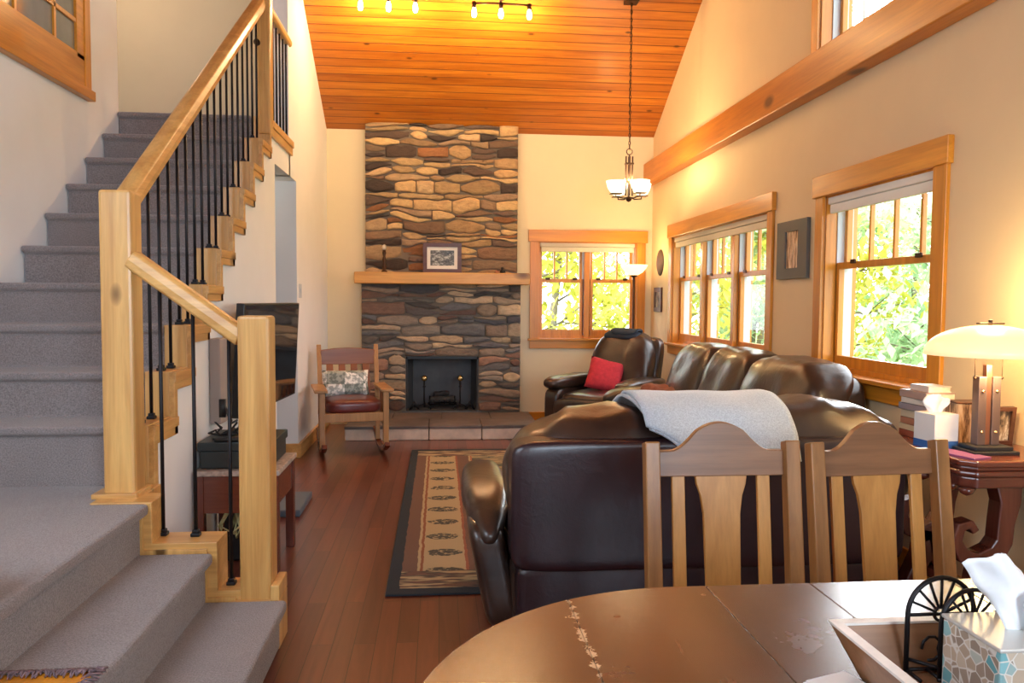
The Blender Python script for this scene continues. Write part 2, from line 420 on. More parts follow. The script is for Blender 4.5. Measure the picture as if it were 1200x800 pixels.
# long timber on the right wall
g = G(); g.box((2.24, 1.4, 2.63), (XR, 8.5, 2.86)); struct(g.obj('trim_1', M_beam, bevel=.008), 'long fir beam running along the right wall')

# ---- windows ----
def fr(axis, a, b, z):   # map (along, depth-into-wall, z) -> world
    return (a, YB+b, z) if axis == 'X' else (XR+b, a, z)
def fbox(g, axis, a0, a1, d0, d1, z0, z1):
    p, q = fr(axis, a0, d0, z0), fr(axis, a1, d1, z1)
    g.box([min(x, y) for x, y in zip(p, q)], [max(x, y) for x, y in zip(p, q)])
def window(n, axis, O, units, over, muntins=2, sill=True, split=.40):
    a0, a1, z0, z1 = O; mw, mz = (M_firX if axis == 'X' else M_firY), M_firZ
    e = bpy.data.objects.new('window_%d' % n, None); COL.objects.link(e); e.location = fr(axis, (a0+a1)/2, 0, z0); struct(e)
    WM[e.name] = Matrix.Translation(e.location)
    # over = (left, right) outer casing extents
    c0, c1 = over
    if sill:
        g = G(); fbox(g, axis, c0-.02, c1+.02, -.035, 0, z1-.005, z1+.125); g.obj('head_casing', mw, e, bevel=.004)
    for s0, s1 in ((c0, a0), (a1, c1)):
        g = G(); fbox(g, axis, s0, s1, -.022, 0, z0 if sill else 2.862, z1); g.obj('side_casing', mz, e, bevel=.003)
    if sill:
        g = G(); fbox(g, axis, c0-.02, c1+.02, -.05, .10, z0-.024, z0+.001); g.obj('sill', mw, e, bevel=.004)
        g = G(); fbox(g, axis, c0, c1, -.02, 0, z0-.11, z0-.025); g.obj('apron', mw, e, bevel=.003)
    g = G()   # jamb box
    fbox(g, axis, a0, a0+.015, .001, .2, z0, z1); fbox(g, axis, a1-.015, a1, .001, .2, z0, z1)
    fbox(g, axis, a0, a1, .001, .2, z1-.015, z1); fbox(g, axis, a0, a1, .06, .2, z0, z0+.03)
    g.obj('jamb', mz, e)
    uw = (a1-a0)/units
    for u in range(units):
        b0, b1 = a0+u*uw+.012, a0+(u+1)*uw-.012
        if u:
            g = G(); fbox(g, axis, a0+u*uw-.03, a0+u*uw+.03, .03, .19, z0, z1); g.obj('mullion', mz, e, bevel=.003)
            b0 += .02
        if u < units-1: b1 -= .02
        zm = z0+(z1-z0)*(1-split)
        # vinyl jamb liners
        g = G(); fbox(g, axis, b0, b0+.012, .07, .17, z0, z1); fbox(g, axis, b1-.012, b1, .07, .17, z0, z1); g.obj('jamb_liner', M_vinyl, e)
        for nm, q0, q1, d0, st in (('lower_sash', z0, zm+.02, .07, .042), ('upper_sash', zm-.015, z1, .115, .042)):
            g = G(); d1 = d0+.035
            fbox(g, axis, b0, b0+st, d0, d1, q0, q1); fbox(g, axis, b1-st, b1, d0, d1, q0, q1)
            fbox(g, axis, b0+st, b1-st, d0, d1, q0, q0+(.095 if nm[0] == 'l' else .035)); fbox(g, axis, b0+st, b1-st, d0, d1, q1-.04, q1)
            if nm[0] == 'u':
                for k in range(1, muntins+1):
                    x = b0+st+(b1-b0-2*st)*k/(muntins+1); fbox(g, axis, x-.009, x+.009, d0+.004, d1-.004, q0+.035, q1-.04)
            so = g.obj(nm, mz, e, bevel=.003)
            g = G(); fbox(g, axis, b0+st-.005, b1-st+.005, d0+.015, d0+.019, q0+.03, q1-.035); g.obj('glass', M_glass, so)
            if nm[0] == 'l':
                g = G()
                for x in (b0+.2*(b1-b0), b1-.2*(b1-b0)): fbox(g, axis, x-.025, x+.025, d0-.012, d0+.0, q1-.012, q1+.012)
                g.obj('sash_lock', M_bronze, so, bevel=.003)
    return e
window(1, 'X', W1, 2, (.985, 2.275))
window(2, 'Y', W2, 3, (5.31, 7.79))
window(3, 'Y', W3, 1, (3.42, 4.68), 3)
window(4, 'Y', W4, 2, (3.0, 4.80), 0, sill=False, split=.97)

def blind(axis, O, label, m):
    a0, a1, z0, z1 = O
    t = thing('roller_blind', label, 'blind', fr(axis, (a0+a1)/2, .03, z1-.05))
    g = G(); fbox(g, axis, a0+.02, a1-.02, .002, .045, z1-.055, z1-.006); g.obj('head_rail', m, t, bevel=.008)
    g = G(); fbox(g, axis, a0+.03, a1-.03, .012, .035, z1-.11, z1-.056); g.obj('gathered_shade', m, t, bevel=.006)
blind('X', W1, 'linen roller blind rolled up at the top of the window beside the stone fireplace', M_blind)
blind('Y', W2, 'long linen roller blind rolled up over the triple window behind the corner sofa', M_blind)
blind('Y', W3, 'white roller blind rolled up over the single window nearest the glowing table lamp', M_blindW)

# inner borrowed-light window high on the stair wall
e = bpy.data.objects.new('window_5', None); COL.objects.link(e); e.location = (XS, 4.2, 2.6); struct(e); WM[e.name] = Matrix.Translation(e.location)
def lb(g, y0, y1, x0, x1, z0, z1): g.box((XS+x0, y0, z0), (XS+x1, y1, z1))
Y1w, Z0w = 5.16, 2.60
g = G(); lb(g, 2.6, Y1w+.01, 0, .05, Z0w-.025, Z0w+.035); g.obj('sill', M_firY, e, bevel=.004)
g = G(); lb(g, Y1w-.075, Y1w, 0, .03, Z0w+.035, 4.4); g.obj('side_casing', M_firZ, e, bevel=.003)
g = G(); lb(g, 2.6, Y1w-.075, 0, .022, Z0w+.035, Z0w+.23); lb(g, Y1w-.17, Y1w-.075, 0, .022, Z0w+.2, 4.4); g.obj('sash', M_firY, e, bevel=.003)
g = G()
lb(g, 4.72, 4.745, 0, .018, Z0w+.2, 4.4)
for z in (3.0, 3.3, 3.6): lb(g, 2.6, Y1w-.1, 0, .018, z, z+.028)
for y in (4.3, 3.9, 3.5): lb(g, y, y+.025, 0, .018, Z0w+.2, 4.4)
g.obj('muntins', M_firZ, e, bevel=.002)
g = G(); lb(g, 2.6, Y1w-.17, .001, .006, Z0w+.2, 4.4); g.obj('glass', plain('dim_glass', (.20, .21, .17), .08, coat=.5, var=.3, vs=2), e)

# ================================================================== STAIRCASE
st = thing('staircase', 'carpeted staircase with knotty wood newel posts and black iron balusters', 'staircase', (-1.2, 3.0, 0))
SR, ST, SZ, SY = .2, .2558, .6216, 3.076
sy = lambda k: SY+ST*k
sz = lambda k: SZ+SR*k
L0, L1, L2 = .19, .38, .57
N = 10
# main flight carpet
prof = [(sy(1), L2-.02)]
for k in range(1, N+1):
    prof += [(sy(k)-.0, sz(k)-.045), (sy(k)-.028, sz(k)-.03), (sy(k)-.028, sz(k))]
    prof += [(sy(k+1) if k < N else 5.75, sz(k))]
prof += [(5.75, sz(N)-.25), (sy(2), L2-.25), (sy(1), L2-.25)]
g = G(); g.prism(prof, 'X', XS+.003, -1.31); g.obj('carpeted_flight', M_carpet, st, bevel=.012, seg=3)
# lower steps and landing
def step(x0, x1, y0, y1, z):
    g = G(); g.box((x0, y0, .0), (x1-.028, y1, z-.03)); g.box((x0, y0, z-.045), (x1, y1, z)); g.obj('carpeted_step', M_carpet, st, bevel=.014, seg=3)
step(-1.10, -.585, .9, 3.015, L0); step(-1.2, -.86, 1.9, 3.015, L1); 
g = G(); g.box((XS+.003, 2.0, 0), (-1.13, 3.03, L2-.03)); g.box((XS+.003, 3.0, 0), (-1.31, 3.36, L2-.03)); g.prism([(XS+.003, 2.0), (-1.10, 2.0), (-1.10, 3.035), (-1.3, 3.035), (-1.3, 3.36), (XS+.003, 3.36)], 'Z', L2-.045, L2); g.obj('carpeted_landing', M_carpet, st, bevel=.014, seg=3)
g = G(); g.box((-1.5, 1.3, 0), (-1.135, 2.0, L2-.03)); g.obj('carpeted_step', M_carpet, st, bevel=.01)
g = G(); g.box((-1.128, .95, L1-.19), (-.87, 2.055, L1+.004)); g.obj('bare_wood_tread', M_firY, st, bevel=.004)
g = G()   # carpet on the riser in front of the bare tread
g.box((-.885, .95, L0), (-.858, 2.06, L1+.008)); g.obj('carpet_edge', M_carpet, st, bevel=.008)
g = G()
for i in range(90):
    t = i/90
    if t < .72: p = Vector((-1.13+.27*t/.72, 2.055, L1+.004)); d = Vector((random.uniform(-.5, .9), -1, 0))
    else: p = Vector((-.868, 2.055-.4*(t-.72)/.28, L1+.008)); d = Vector((-1, random.uniform(-.7, .7), 0))
    d.normalize(); ln = random.uniform(.012, .026)
    ln *= 1.5; g.tube([p-d*.014+Vector((0, 0, .002)), p+d*ln*.5+Vector((0, 0, .010)), p+d*ln+Vector((0, 0, .003))], [.003, .003, .0015], 5)
o = g.obj('carpet_fringe', plain('carpet_yarn', (.17, .11, .12), 1, var=.6, vs=60), st, smooth=True); o['kind'] = 'stuff'
g = G(); g.box((-1.6, 1.85, L2), (-1.135, 2.06, L2+.24)); g.obj('low_white_curb', M_wall_lit, st, bevel=.004)

# curb (closed stringer) of the upper flight: one wooden block per step
XC0, XC1 = -1.31, -1.206
for k in range(1, N+1):
    g = G(); z0 = sz(k-1)-.01 if k > 1 else L2
    y1 = sy(k+1)+.02 if k < N else 5.70
    g.box((XC0, sy(k), z0), (XC1, y1, sz(k))); g.obj('step_block', M_hicZ, st, bevel=.003)
    # stepped trim on the room side
    g = G(); w = .042; zb = sz(k)-.085
    yn = sy(k+1)+w if k < N else 5.72
    g.prism([(sy(k), sz(k-1)-.085 if k > 1 else 0.3), (sy(k)+w, sz(k-1)-.085 if k > 1 else 0.3), (sy(k)+w, zb), (yn, zb), (yn, sz(k)-.004), (sy(k), sz(k)-.004)], 'X', XC1, -1.182)
    g.box((-1.182, sy(k)+.0, sz(k)-.048), (-1.176, yn-.002, sz(k)-.006))
    g.obj('side_trim', M_hicY, st, bevel=.002)
# white wall under the flight
poly = [(3.13, 0), (5.86, 0), (5.86, 2.335), (6.45, 2.335), (6.45, 2.56), (5.7, 2.56)]
for k in range(N, 0, -1): poly += [(sy(k)+.04, sz(k)-.08), (sy(k)+.04, (sz(k-1)-.08) if k > 1 else .4)]
poly += [(3.13, .4)]
g = G(); g.prism(poly, 'X', XL-.1, XL); g.box((XL-.25, 5.86, 2.335), (XL-.1, 6.45, 2.39)); struct(g.obj('wall_stair', M_wall_lit))

def post(nm, x0, x1, y0, y1, z0, z1, m=M_hicZ, bev=.012):
    g = G(); g.box((x0, y0, z0), (x1, y1, z1)); return g.obj(nm, m, st, bevel=bev)
p1 = post('newel_post', -1.305, -1.185, 3.13, 3.25, .3, 1.765)
g = G(); g.box((-1.34, 3.10, L2), (-1.17, 3.26, L2+.02)); g.obj('base_trim', M_hicX, p1, bevel=.003)
p2 = post('newel_post', -.765, -.645, 3.02, 3.14, 0, 1.285)
g = G(); g.box((-.80, 3.0, 0), (-.612, 3.16, .19)); g.prism([(-.645, .19), (-.612, .19), (-.612, .25), (-.645, .25)], 'Y', 3.0, 3.16); g.obj('base_trim', M_hicZ, p2, bevel=.004)
g = G(); g.lathe([(0, .0), (.012, .0), (.012, .004), (0, .004)], seg=12, M=Matrix.Translation((-1.2, 3.13, .92)) @ Matrix.Rotation(pi/2, 4, 'X')); 
g.bm.free()
p3 = post('newel_post', -1.265, -1.175, 5.62, 5.72, 2.5, 3.75)
g = G(); g.tube([(-1.262, 5.6, 3.12), (-1.262, 5.62, 3.12)], .022, 12); g.obj('dark_knot', M_bronze, p3)
# small curb of the lower run
g = G(); pf_ = [(-1.165, L2+.004), (-1.09, L2+.004), (-1.09, L1+.035), (-.85, L1+.035), (-.85, L0+.035), (-.75, L0+.035), (-.75, 0), (-1.165, 0)]
g.prism(pf_, 'Y', 3.03, 3.18); g.obj('stepped_curb', M_hicX, st, bevel=.003)
g = G(); g.box((-1.315, 3.03, 0), (-1.16, 3.34, L2+.004)); g.obj('newel_block', M_hicZ, st, bevel=.003)
g = G(); g.prism([(-1.165, L2), (-1.12, L2), (-1.12, L1+.012), (-.885, L1+.012), (-.885, L0+.012), (-.78, L0+.012), (-.78, L0-.03), (-1.165, L0-.03)], 'Y', 3.018, 3.03); g.obj('curb_face', M_hicZ, st, bevel=.002)
# handrails
def rail(nm, a, b, r=.034):
    a, b = Vector(a), Vector(b); g = G(); d = (b-a).normalized(); s = d.cross(Vector((0, 0, 1))).normalized(); u = s.cross(d)
    pf = [(-.9, -.7), (-1, 0), (-.85, .7), (-.45, 1), (.45, 1), (.85, .7), (1, 0), (.9, -.7), (.5, -1), (-.5, -1)]
    A = [g.bm.verts.new(a+s*x*r+u*y*r) for x, y in pf]; B = [g.bm.verts.new(b+s*x*r+u*y*r) for x, y in pf]
    g.bm.faces.new(A); g.bm.faces.new(B[::-1])
    for i in range(len(pf)): g.bm.faces.new((A[i], A[(i+1) % len(pf)], B[(i+1) % len(pf)], B[i]))
    return g.obj(nm, M_hicY if abs(d.y) > abs(d.x) else M_hicX, st, smooth=False, bevel=.006)
RA, RB = Vector((-1.245, 3.25, 1.738)), Vector((-1.245, 5.64, 3.40))
rail('handrail', RA, RB, .045)
RC, RD = Vector((-1.19, 3.155, 1.50)), Vector((-.76, 3.09, 1.20))
rail('handrail', RC, RD, .038)
rail('handrail', (-1.21, 5.70, 3.39), (-1.21, 6.47, 3.39), .032)
g = G(); g.box((-1.27, 5.70, 2.56), (-1.17, 6.47, 2.61)); g.box((-1.21, 5.70, 2.50), (-1.18, 6.47, 2.56)); g.obj('landing_curb', M_hicY, st, bevel=.003)
def baluster(x, y, z0, z1, label=None):
    g = G(); g.tube([(x, y, z0), (x, y, z1)], .0075, 8); b = g.obj('baluster', M_iron, st, smooth=True)
    g = G(); g.box((x-.017, y-.017, z0), (x+.017, y+.017, z0+.014)); g.box((x-.012, y-.012, z0+.014), (x+.012, y+.012, z0+.026)); g.obj('shoe', M_iron, b, bevel=.003)
def railz(y): return RA.z+(RB.z-RA.z)*(y-RA.y)/(RB.y-RA.y)-.03
for k in range(1, N):
    for f in (.05, .178):
        y = sy(k)+f
        if y < 5.6: baluster(-1.255, y, sz(k), railz(y))
for i in range(6):
    y = 5.78+i*.122; baluster(-1.215, y, 2.61, 3.37)
for x, z in ((-1.085, L1+.035), (-.955, L1+.035), (-.815, L0+.035)):
    t = (x-RC.x)/(RD.x-RC.x); baluster(x, RC.y+(RD.y-RC.y)*t, z, RC.z+(RD.z-RC.z)*t-.02)

# ================================================================== FIREPLACE
fp = thing('fireplace', 'stone fireplace with thick wooden mantel and raised slab hearth', 'fireplace', (.02, 8.4, 0))
def stone_mat():
    m, n, l, b = newmat('ledge_stone')
    at = n.new('ShaderNodeAttribute'); at.attribute_name = 'tone'; at.attribute_type = 'GEOMETRY'
    v = texco(n, l, (1, 1, 2.2)); t = noise_n(n, l, v, 14, 6, .65, .5)
    r = ramp(n, l, t.outputs['Fac'], [(.3, (.74, .71, .69)), (.65, (1.2, 1.18, 1.15))])
    col = mixc(n, l, at.outputs['Color'], r.outputs['Color'], .9, 'MULTIPLY')
    l.new(col, b.inputs['Base Color']); b.inputs['Roughness'].default_value = .8
    bump(n, l, b, t.outputs['Fac'], .6, .02); MATS['ledge_stone'] = m; return m
M_stone = stone_mat()
M_mortar = plain('dark_mortar', (.17, .14, .11), .95)
WARM = [(.72, .60, .43), (.78, .66, .48), (.66, .54, .39), (.48, .38, .30), (.34, .27, .23), (.74, .61, .44), (.27, .22, .20), (.56, .38, .24), (.70, .59, .45), (.54, .45, .36), (.76, .64, .46), (.68, .57, .41), (.38, .31, .27)]
COOL = [(.52, .48, .44), (.36, .33, .31), (.66, .57, .47), (.42, .32, .28), (.72, .62, .50), (.34, .33, .34), (.58, .50, .43), (.76, .66, .53), (.42, .41, .41), (.56, .43, .36), (.62, .55, .48)]
def stones(name, x0, x1, z0, z1, yf, hole, tones, parent, seed):
    rnd = random.Random(seed); bm = bmesh.new(); lay = bm.loops.layers.color.new('tone')
    H = []; z = z0
    while z < z1-.04:
        h = rnd.choice([.055, .065, .08, .10, .125]); H.append(z); z += h
    H = [z0+(q-z0)*(z1-z0)/(z-z0) for q in H]+[z1]
    if hole:
        j_ = min(range(1, len(H)-1), key=lambda q: abs(H[q]-hole[3])); H[j_] = hole[3]
    def bound(i, x):
        if i == 0 or i == len(H)-1: return H[i]
        if hole and i == j_ and hole[0]-.05 < x < hole[1]+.05: return H[i]
        return H[i]+.050*noise.noise(Vector((x*3.1+i*7.7, i*3.3, seed)))+.014*noise.noise(Vector((x*9+i*5.1, i, seed)))
    def stone(xa, xb, lo, hi, tone):
        n = max(3, int((xb-xa)/.035)); ga = .0045
        xs = [xa+ga+(xb-xa-2*ga)*i/n for i in range(n+1)]
        pe = rnd.choice((0, 0, 0, .10, .20, .28))
        bot = []; top = []
        for i, x in enumerate(xs):
            e = min(i, n-i)/n; sh = rnd.choice((.006, .012))*(1-min(1, e*4))**2+pe*max(0, 1-e*3.2)*(hi(x)-lo(x))
            l_, h_ = lo(x)+ga+sh, hi(x)-ga-sh
            if h_-l_ < .012: mid = (l_+h_)/2; l_, h_ = mid-.006, mid+.006
            bot.append((x, l_)); top.append((x, h_))
        ring = bot+top[::-1]
        cx = sum(p[0] for p in ring)/len(ring); cz = sum(p[1] for p in ring)/len(ring)
        dep = rnd.uniform(.010, .034); tx, tz = rnd.uniform(-.05, .05), rnd.uniform(-.12, .12)
        def mk(s, d): return [bm.verts.new((cx+(x-cx)*s, yf-d-(x-cx)*tx-(zz-cz)*tz-.004*noise.noise(Vector((x*25, zz*25, seed))), cz+(zz-cz)*s)) for x, zz in ring]
        R0 = [bm.verts.new((x, yf+.03, zz)) for x, zz in ring]; R1 = mk(1, dep*.45); R2 = mk(.93, dep); R3 = mk(.6, dep*1.12)
        fs = []
        for A, B in ((R0, R1), (R1, R2), (R2, R3)):
            for i in range(len(A)): fs.append(bm.faces.new((A[i], A[(i+1) % len(A)], B[(i+1) % len(B)], B[i])))
        m = len(bot)
        for i in range(m-1): fs.append(bm.faces.new((R3[i], R3[i+1], R3[2*m-2-i], R3[2*m-1-i])))
        k = rnd.uniform(.85, 1.15)
        for f in fs:
            f.smooth = True
            for lp in f.loops: lp[lay] = (min(1, tone[0]*k), min(1, tone[1]*k), min(1, tone[2]*k), 1)
    for i in range(len(H)-1):
        lo_ = lambda x, i=i: bound(i, x); hi_ = lambda x, i=i: bound(i+1, x)
        zc = (H[i]+H[i+1])/2
        spans = [(x0, x1)]
        if hole and i < j_: spans = [(x0, hole[0]), (hole[1], x1)]
        for xa, xb in spans:
            x = xa
            while x < xb-.01:
                w = rnd.uniform(.16, .50)
                xe = x+w
                if xe > xb-.10: xe = xb
                tone = rnd.choice(tones)
                hi2, lo2 = hi_, lo_
                if H[i+1]-H[i] > .075 and rnd.random() < .42:
                    fr_ = rnd.uniform(.4, .6); sl = rnd.uniform(-.5, .5)
                    mid = lambda q, a=x, b=xe: lo2(q)+(hi2(q)-lo2(q))*(fr_+sl*((q-a)/(b-a)-.5))
                    stone(x, xe, lo2, mid, tone); stone(x, xe, mid, hi2, rnd.choice(tones))
                else: stone(x, xe, lo2, hi2, tone)
                x = xe
    me = bpy.data.meshes.new(name); bmesh.ops.recalc_face_normals(bm, faces=bm.faces[:])
    bmesh.ops.transform(bm, matrix=WM[parent.name].inverted(), verts=bm.verts[:])
    bm.to_mesh(me); bm.free(); me.materials.append(M_stone)
    o = bpy.data.objects.new(name, me); COL.objects.link(o); o.parent = parent; WM[o.name] = WM[parent.name]
    return o
stones('upper_stone_facing', -.79, .84, 1.60, 3.22, 8.40, None, WARM, fp, 3)
stones('lower_stone_facing', -.83, .875, .155, 1.53, 8.36, (-.36, .42, .155, .745), COOL, fp, 11)
g = G()
g.box((-.785, 8.40, 1.55), (.835, YB, 3.2))
for a0, a1, b0, b1 in wall_rects((-.825, .87, .13, 1.55), [(-.36, .42, .10, .745)]): g.box((a0, 8.36, b0), (a1, YB, b1))
g.obj('mortar_backing', M_mortar, fp)
g = G(); g.box((-.875, 8.1, 1.515), (.94, 8.42, 1.635)); g.obj('mantel_shelf', M_mantel, fp, bevel=.008)
# firebox
M_fire = plain('sooty_metal', (.12, .12, .125), .55, metal=.2, var=.3)
g = G(); g.box((-.44, 8.9, .13), (.5, 8.94, .8)); g.prism([(-.36, 8.36), (-.30, 8.9), (-.34, 8.92), (-.40, 8.38)], 'Z', .14, .76); g.prism([(.42, 8.36), (.36, 8.9), (.40, 8.92), (.46, 8.38)], 'Z', .14, .76)
g.box((-.44, 8.38, .74), (.5, 8.92, .8)); g.box((-.40, 8.36, .10), (.46, 8.92, .155)); g.obj('firebox', M_fire, fp)
g = G(); g.box((-.33, 8.39, .155), (.39, 8.41, .165)); g.box((-.36, 8.37, .715), (.42, 8.385, .745)); g.box((-.36, 8.37, .155), (-.34, 8.385, .745)); g.box((.40, 8.37, .155), (.42, 8.385, .745)); g.obj('firebox_frame', M_black, fp, bevel=.002)
# hearth
M_slabs = plain('hearth_stone', (.82, .66, .52), .7, var=.18, vs=7, bmp=.4, bs=30)
M_slate = plain('hearth_slate_top', (.15, .12, .11), .5, var=.4, vs=4, bmp=.3, bs=20)
xs = [-.905, -.60, -.10, .41, .97]
for i in range(4):
    g = G(); g.box((xs[i]+.004, 7.47, 0), (xs[i+1]-.004, 7.62, .118)); g.obj('hearth_block', M_slabs, fp, bevel=.01)
g = G(); g.box((-.90, 7.6, 0), (.965, 8.5, .112)); g.obj('hearth_core', M_mortar, fp)
for i in range(4):
    for a, b in ((7.455, 7.9), (7.905, 8.37)):
        sft = 0 if a < 7.6 else .12
        g = G(); g.box((max(-.91, xs[i]+.003+sft*(i > 0)), a, .112), (xs[i+1]-.003+sft*(i < 3), b, .14)); g.obj('hearth_slab', M_slate, fp, bevel=.005)
# andirons, grate, logs
def andiron(x, label):
    t = thing('andiron', label, 'andiron', (x, 8.46, .155))
    g = G(); g.tube([(x, 8.46, .19), (x, 8.46, .47)], .009, 10); g.lathe([(0, 0), (.018, .004), (.018, .012), (.01, .02), (.012, .05), (0, .05)], (x, 8.46, .40)); g.tube([(x, 8.46, .2), (x, 8.75, .2)], .009, 8); g.tube([(x, 8.75, .2), (x, 8.75, .156)], .009, 8)
    g.obj('shaft', M_iron, t, smooth=True)
    g = G(); g.tube([(x-.075, 8.45, .163), (x-.05, 8.45, .20), (x, 8.46, .215), (x+.05, 8.45, .20), (x+.075, 8.45, .163)], .008, 8); g.obj('feet', M_iron, t, smooth=True)
    g = G(); g.lathe([(.034*math.sin(a*pi/10), -.034*math.cos(a*pi/10)) for a in range(11)], (x, 8.46, .50), 16); g.obj('ball_finial', M_brass, t, smooth=True)
andiron(-.165, 'left black andiron topped with a brass ball in the fireplace')
andiron(.225, 'right black andiron topped with a brass ball in the fireplace')
t = thing('fire_grate', 'low black iron grate between the two brass-topped andirons', 'grate', (.03, 8.6, .155))
g = G()
for i in range(6): g.tube([(-.11+i*.056, 8.5, .26), (-.11+i*.056, 8.52, .21), (-.11+i*.056, 8.74, .21), (-.11+i*.056, 8.76, .27)], .007, 6)
for y in (8.55, 8.7): g.tube([(-.13, y, .202), (.19, y, .202)], .007, 6); 
g.obj('bars', M_iron, t, smooth=True)
for x in (-.12, .18):
    for y in (8.55, 8.7):
        g = G(); g.tube([(x, y, .2), (x, y, .157)], .007, 6); g.obj('leg', M_iron, t)
M_char = plain('charred_bark', (.045, .04, .04), .9, var=.5, vs=20, bmp=.6)
for (a, b, r, lab) in (((-.10, 8.56, .25), (.16, 8.58, .26), .033, 'charred log lying at the front of the fire grate'), ((-.08, 8.68, .25), (.15, 8.66, .25), .035, 'charred log lying at the back of the fire grate'), ((-.06, 8.60, .31), (.10, 8.66, .315), .03, 'short charred log on top of the pile in the grate')):
    g = G(); a, b = Vector(a), Vector(b); g.tube([a+(b-a)*i/6+Vector((0, random.uniform(-.004, .004), random.uniform(-.004, .004))) for i in range(7)], [r*random.uniform(.9, 1.08) for i in range(7)], 10)
    tag(g.obj('firewood_log', M_char, loc=tuple((a+b)/2)), lab, 'log', 'logs in the fireplace')
for x, lab in ((-.27, 'small black cast iron log rest at the far left in the firebox'), (.33, 'small black cast iron log rest at the far right in the firebox')):
    g = G(); g.tube([(x-.05, 8.44, .158), (x-.02, 8.44, .20), (x, 8.44, .25), (x+.015, 8.44, .21), (x+.05, 8.44, .158)], [.012, .014, .012, .012, .012], 8); g.tube([(x, 8.44, .20), (x, 8.60, .17)], .011, 8)
    tag(g.obj('fire_dog', M_iron, loc=(x, 8.44, .155), smooth=True), lab, 'fire dog')

# on the mantel
def frame(name, label, c, w, h, normal, border, mat_f, art, mat_m=None, matw=0, tilt=0, depth=.02, bz=None):
    """flat picture: normal '-X' or '-Y'; c = bottom centre on the wall plane or shelf"""
    t = thing(name, label, 'picture', c)
    if normal == '-X': B = Matrix.Translation(c) @ Matrix.Rotation(-pi/2, 4, 'Z')
    else: B = Matrix.Translation(c)
    B = B @ Matrix.Rotation(-tilt, 4, 'X')
    bz = bz or border
    g = G()
    for a0, a1, b0, b1 in ((-w/2, -w/2+border, 0, h), (w/2-border, w/2, 0, h), (-w/2+border, w/2-border, 0, bz), (-w/2+border, w/2-border, h-bz, h)): g.box((a0, -depth, b0), (a1, 0, b1), B)
    g.obj('frame', mat_f, t)
    if matw:
        g = G()
        q = border+matw
        for a0, a1, b0, b1 in wall_rects((-w/2+border, w/2-border, border, h-border), [(-w/2+q, w/2-q, q, h-q)]): g.box((a0, -depth*.6, b0), (a1, -.002, b1), B)
        g.obj('mat_board', mat_m, t)
    q = border+matw
    g = G(); g.box((-w/2+q, -depth*.5, bz+matw), (w/2-q, -.003, h-bz-matw), B); g.obj('print', art, t)
    return t
def art_mat(name, stops, scale, stretch=(1, 1, 1)):
    m, n, l, b = newmat(name); t = noise_n(n, l, texco(n, l, stretch), scale, 5, .7)
    r = ramp(n, l, t.outputs['Fac'], stops); l.new(r.outputs['Color'], b.inputs['Base Color']); b.inputs['Roughness'].default_value = .3; MATS[name] = m; return m
A_bw = art_mat('bw_photo', [(.4, (.03, .03, .025)), (.52, (.12, .12, .10)), (.62, (.5, .5, .45))], 22, (1, 1, 1.6))
A_forest = art_mat('birch_print', [(.42, (.10, .03, .01)), (.5, (.65, .4, .2)), (.6, (.85, .7, .5))], 9, (8, 8, .8))
A_small = art_mat('small_print', [(.42, (.05, .03, .02)), (.55, (.35, .25, .15)), (.65, (.8, .7, .5))], 12, (2, 2, .8))
M_dkframe = wood('dark_frame', 'X', (.06, .018, .008), (.13, .04, .018), rough=.4)
M_grayframe = plain('grey_frame', (.10, .095, .085), .55, var=.12)
M_matb = plain('white_mat_board', (.82, .80, .74), .9)
frame('framed_photo', 'dark framed black and white photo standing on the wooden mantel', (.027, 8.30, 1.637), .405, .315, '-Y', .042, M_dkframe, A_bw, M_matb, .035, tilt=-.08)
t = thing('candlestick', 'dark turned candlestick figure at the left of the mantel', 'candlestick', (-.58, 8.28, 1.635))
g = G(); g.lathe([(0, 0), (.034, 0), (.034, .012), (.018, .025), (.024, .06), (.014, .09), (.022, .13), (.012, .17), (.022, .205), (.014, .235), (0, .235)], (-.58, 8.28, 1.635), 16); g.obj('stem', M_bronze, t, smooth=True)
g = G(); g.lathe([(0, .235), (.018, .24), (.024, .262), (.016, .285), (0, .295)], (-.58, 8.28, 1.635), 16); g.obj('finial', plain('frosted_beige', (.7, .6, .48), .4), t, smooth=True)
g = G(); g.lathe([(0, 0), (.022, 0), (.03, .02), (.014, .045), (.02, .06), (0, .075)], (.665, 8.26, 1.635), 14)
tag(g.obj('figurine', M_iron, loc=(.665, 8.26, 1.635), smooth=True), 'tiny dark figurine near the right end of the mantel', 'figurine')
g = G(); g.lathe([(0, 0), (.02, 0), (.026, .015), (.012, .03), (0, .045)], (.60, 8.25, 1.635), 14)
tag(g.obj('trinket', plain('rust_clay', (.30, .12, .06), .6), loc=(.60, 8.25, 1.635), smooth=True), 'tiny rust coloured trinket beside the dark figurine on the mantel', 'ornament')

# ================================================================== WALL PIECES
frame('framed_print', 'wide dark grey frame with narrow birch forest print between the two right windows', (XR, 4.995, 1.508), .44, .385, '-X', .125, M_grayframe, A_forest, depth=.025, bz=.07)
frame('small_framed_print', 'small dark framed picture on the corner wall beneath the oval plaque', (XR, 8.19, 1.24), .27, .26, '-X', .05, M_dkframe, A_small, depth=.02)
g = G(); g.lathe([(0, -.03), (.06, -.028), (.10, -.02), (.13, -.008), (.135, 0), (0, 0)], seg=28, M=Matrix.Translation((XR, 8.15, 1.765)) @ Matrix.Rotation(pi/2, 4, 'Y') @ Matrix.Diagonal((1.05, .95, 1, 1)))
tag(g.obj('oval_plaque', plain('brown_clay', (.075, .035, .02), .6, var=.3, vs=9), loc=(XR, 8.15, 1.765), smooth=True), 'round brown carved plaque on the corner wall above the small framed picture', 'plaque')
t = thing('light_switch', 'white light switch plate on the wall right of the hall opening', 'switch', (XL, 6.86, 1.33))
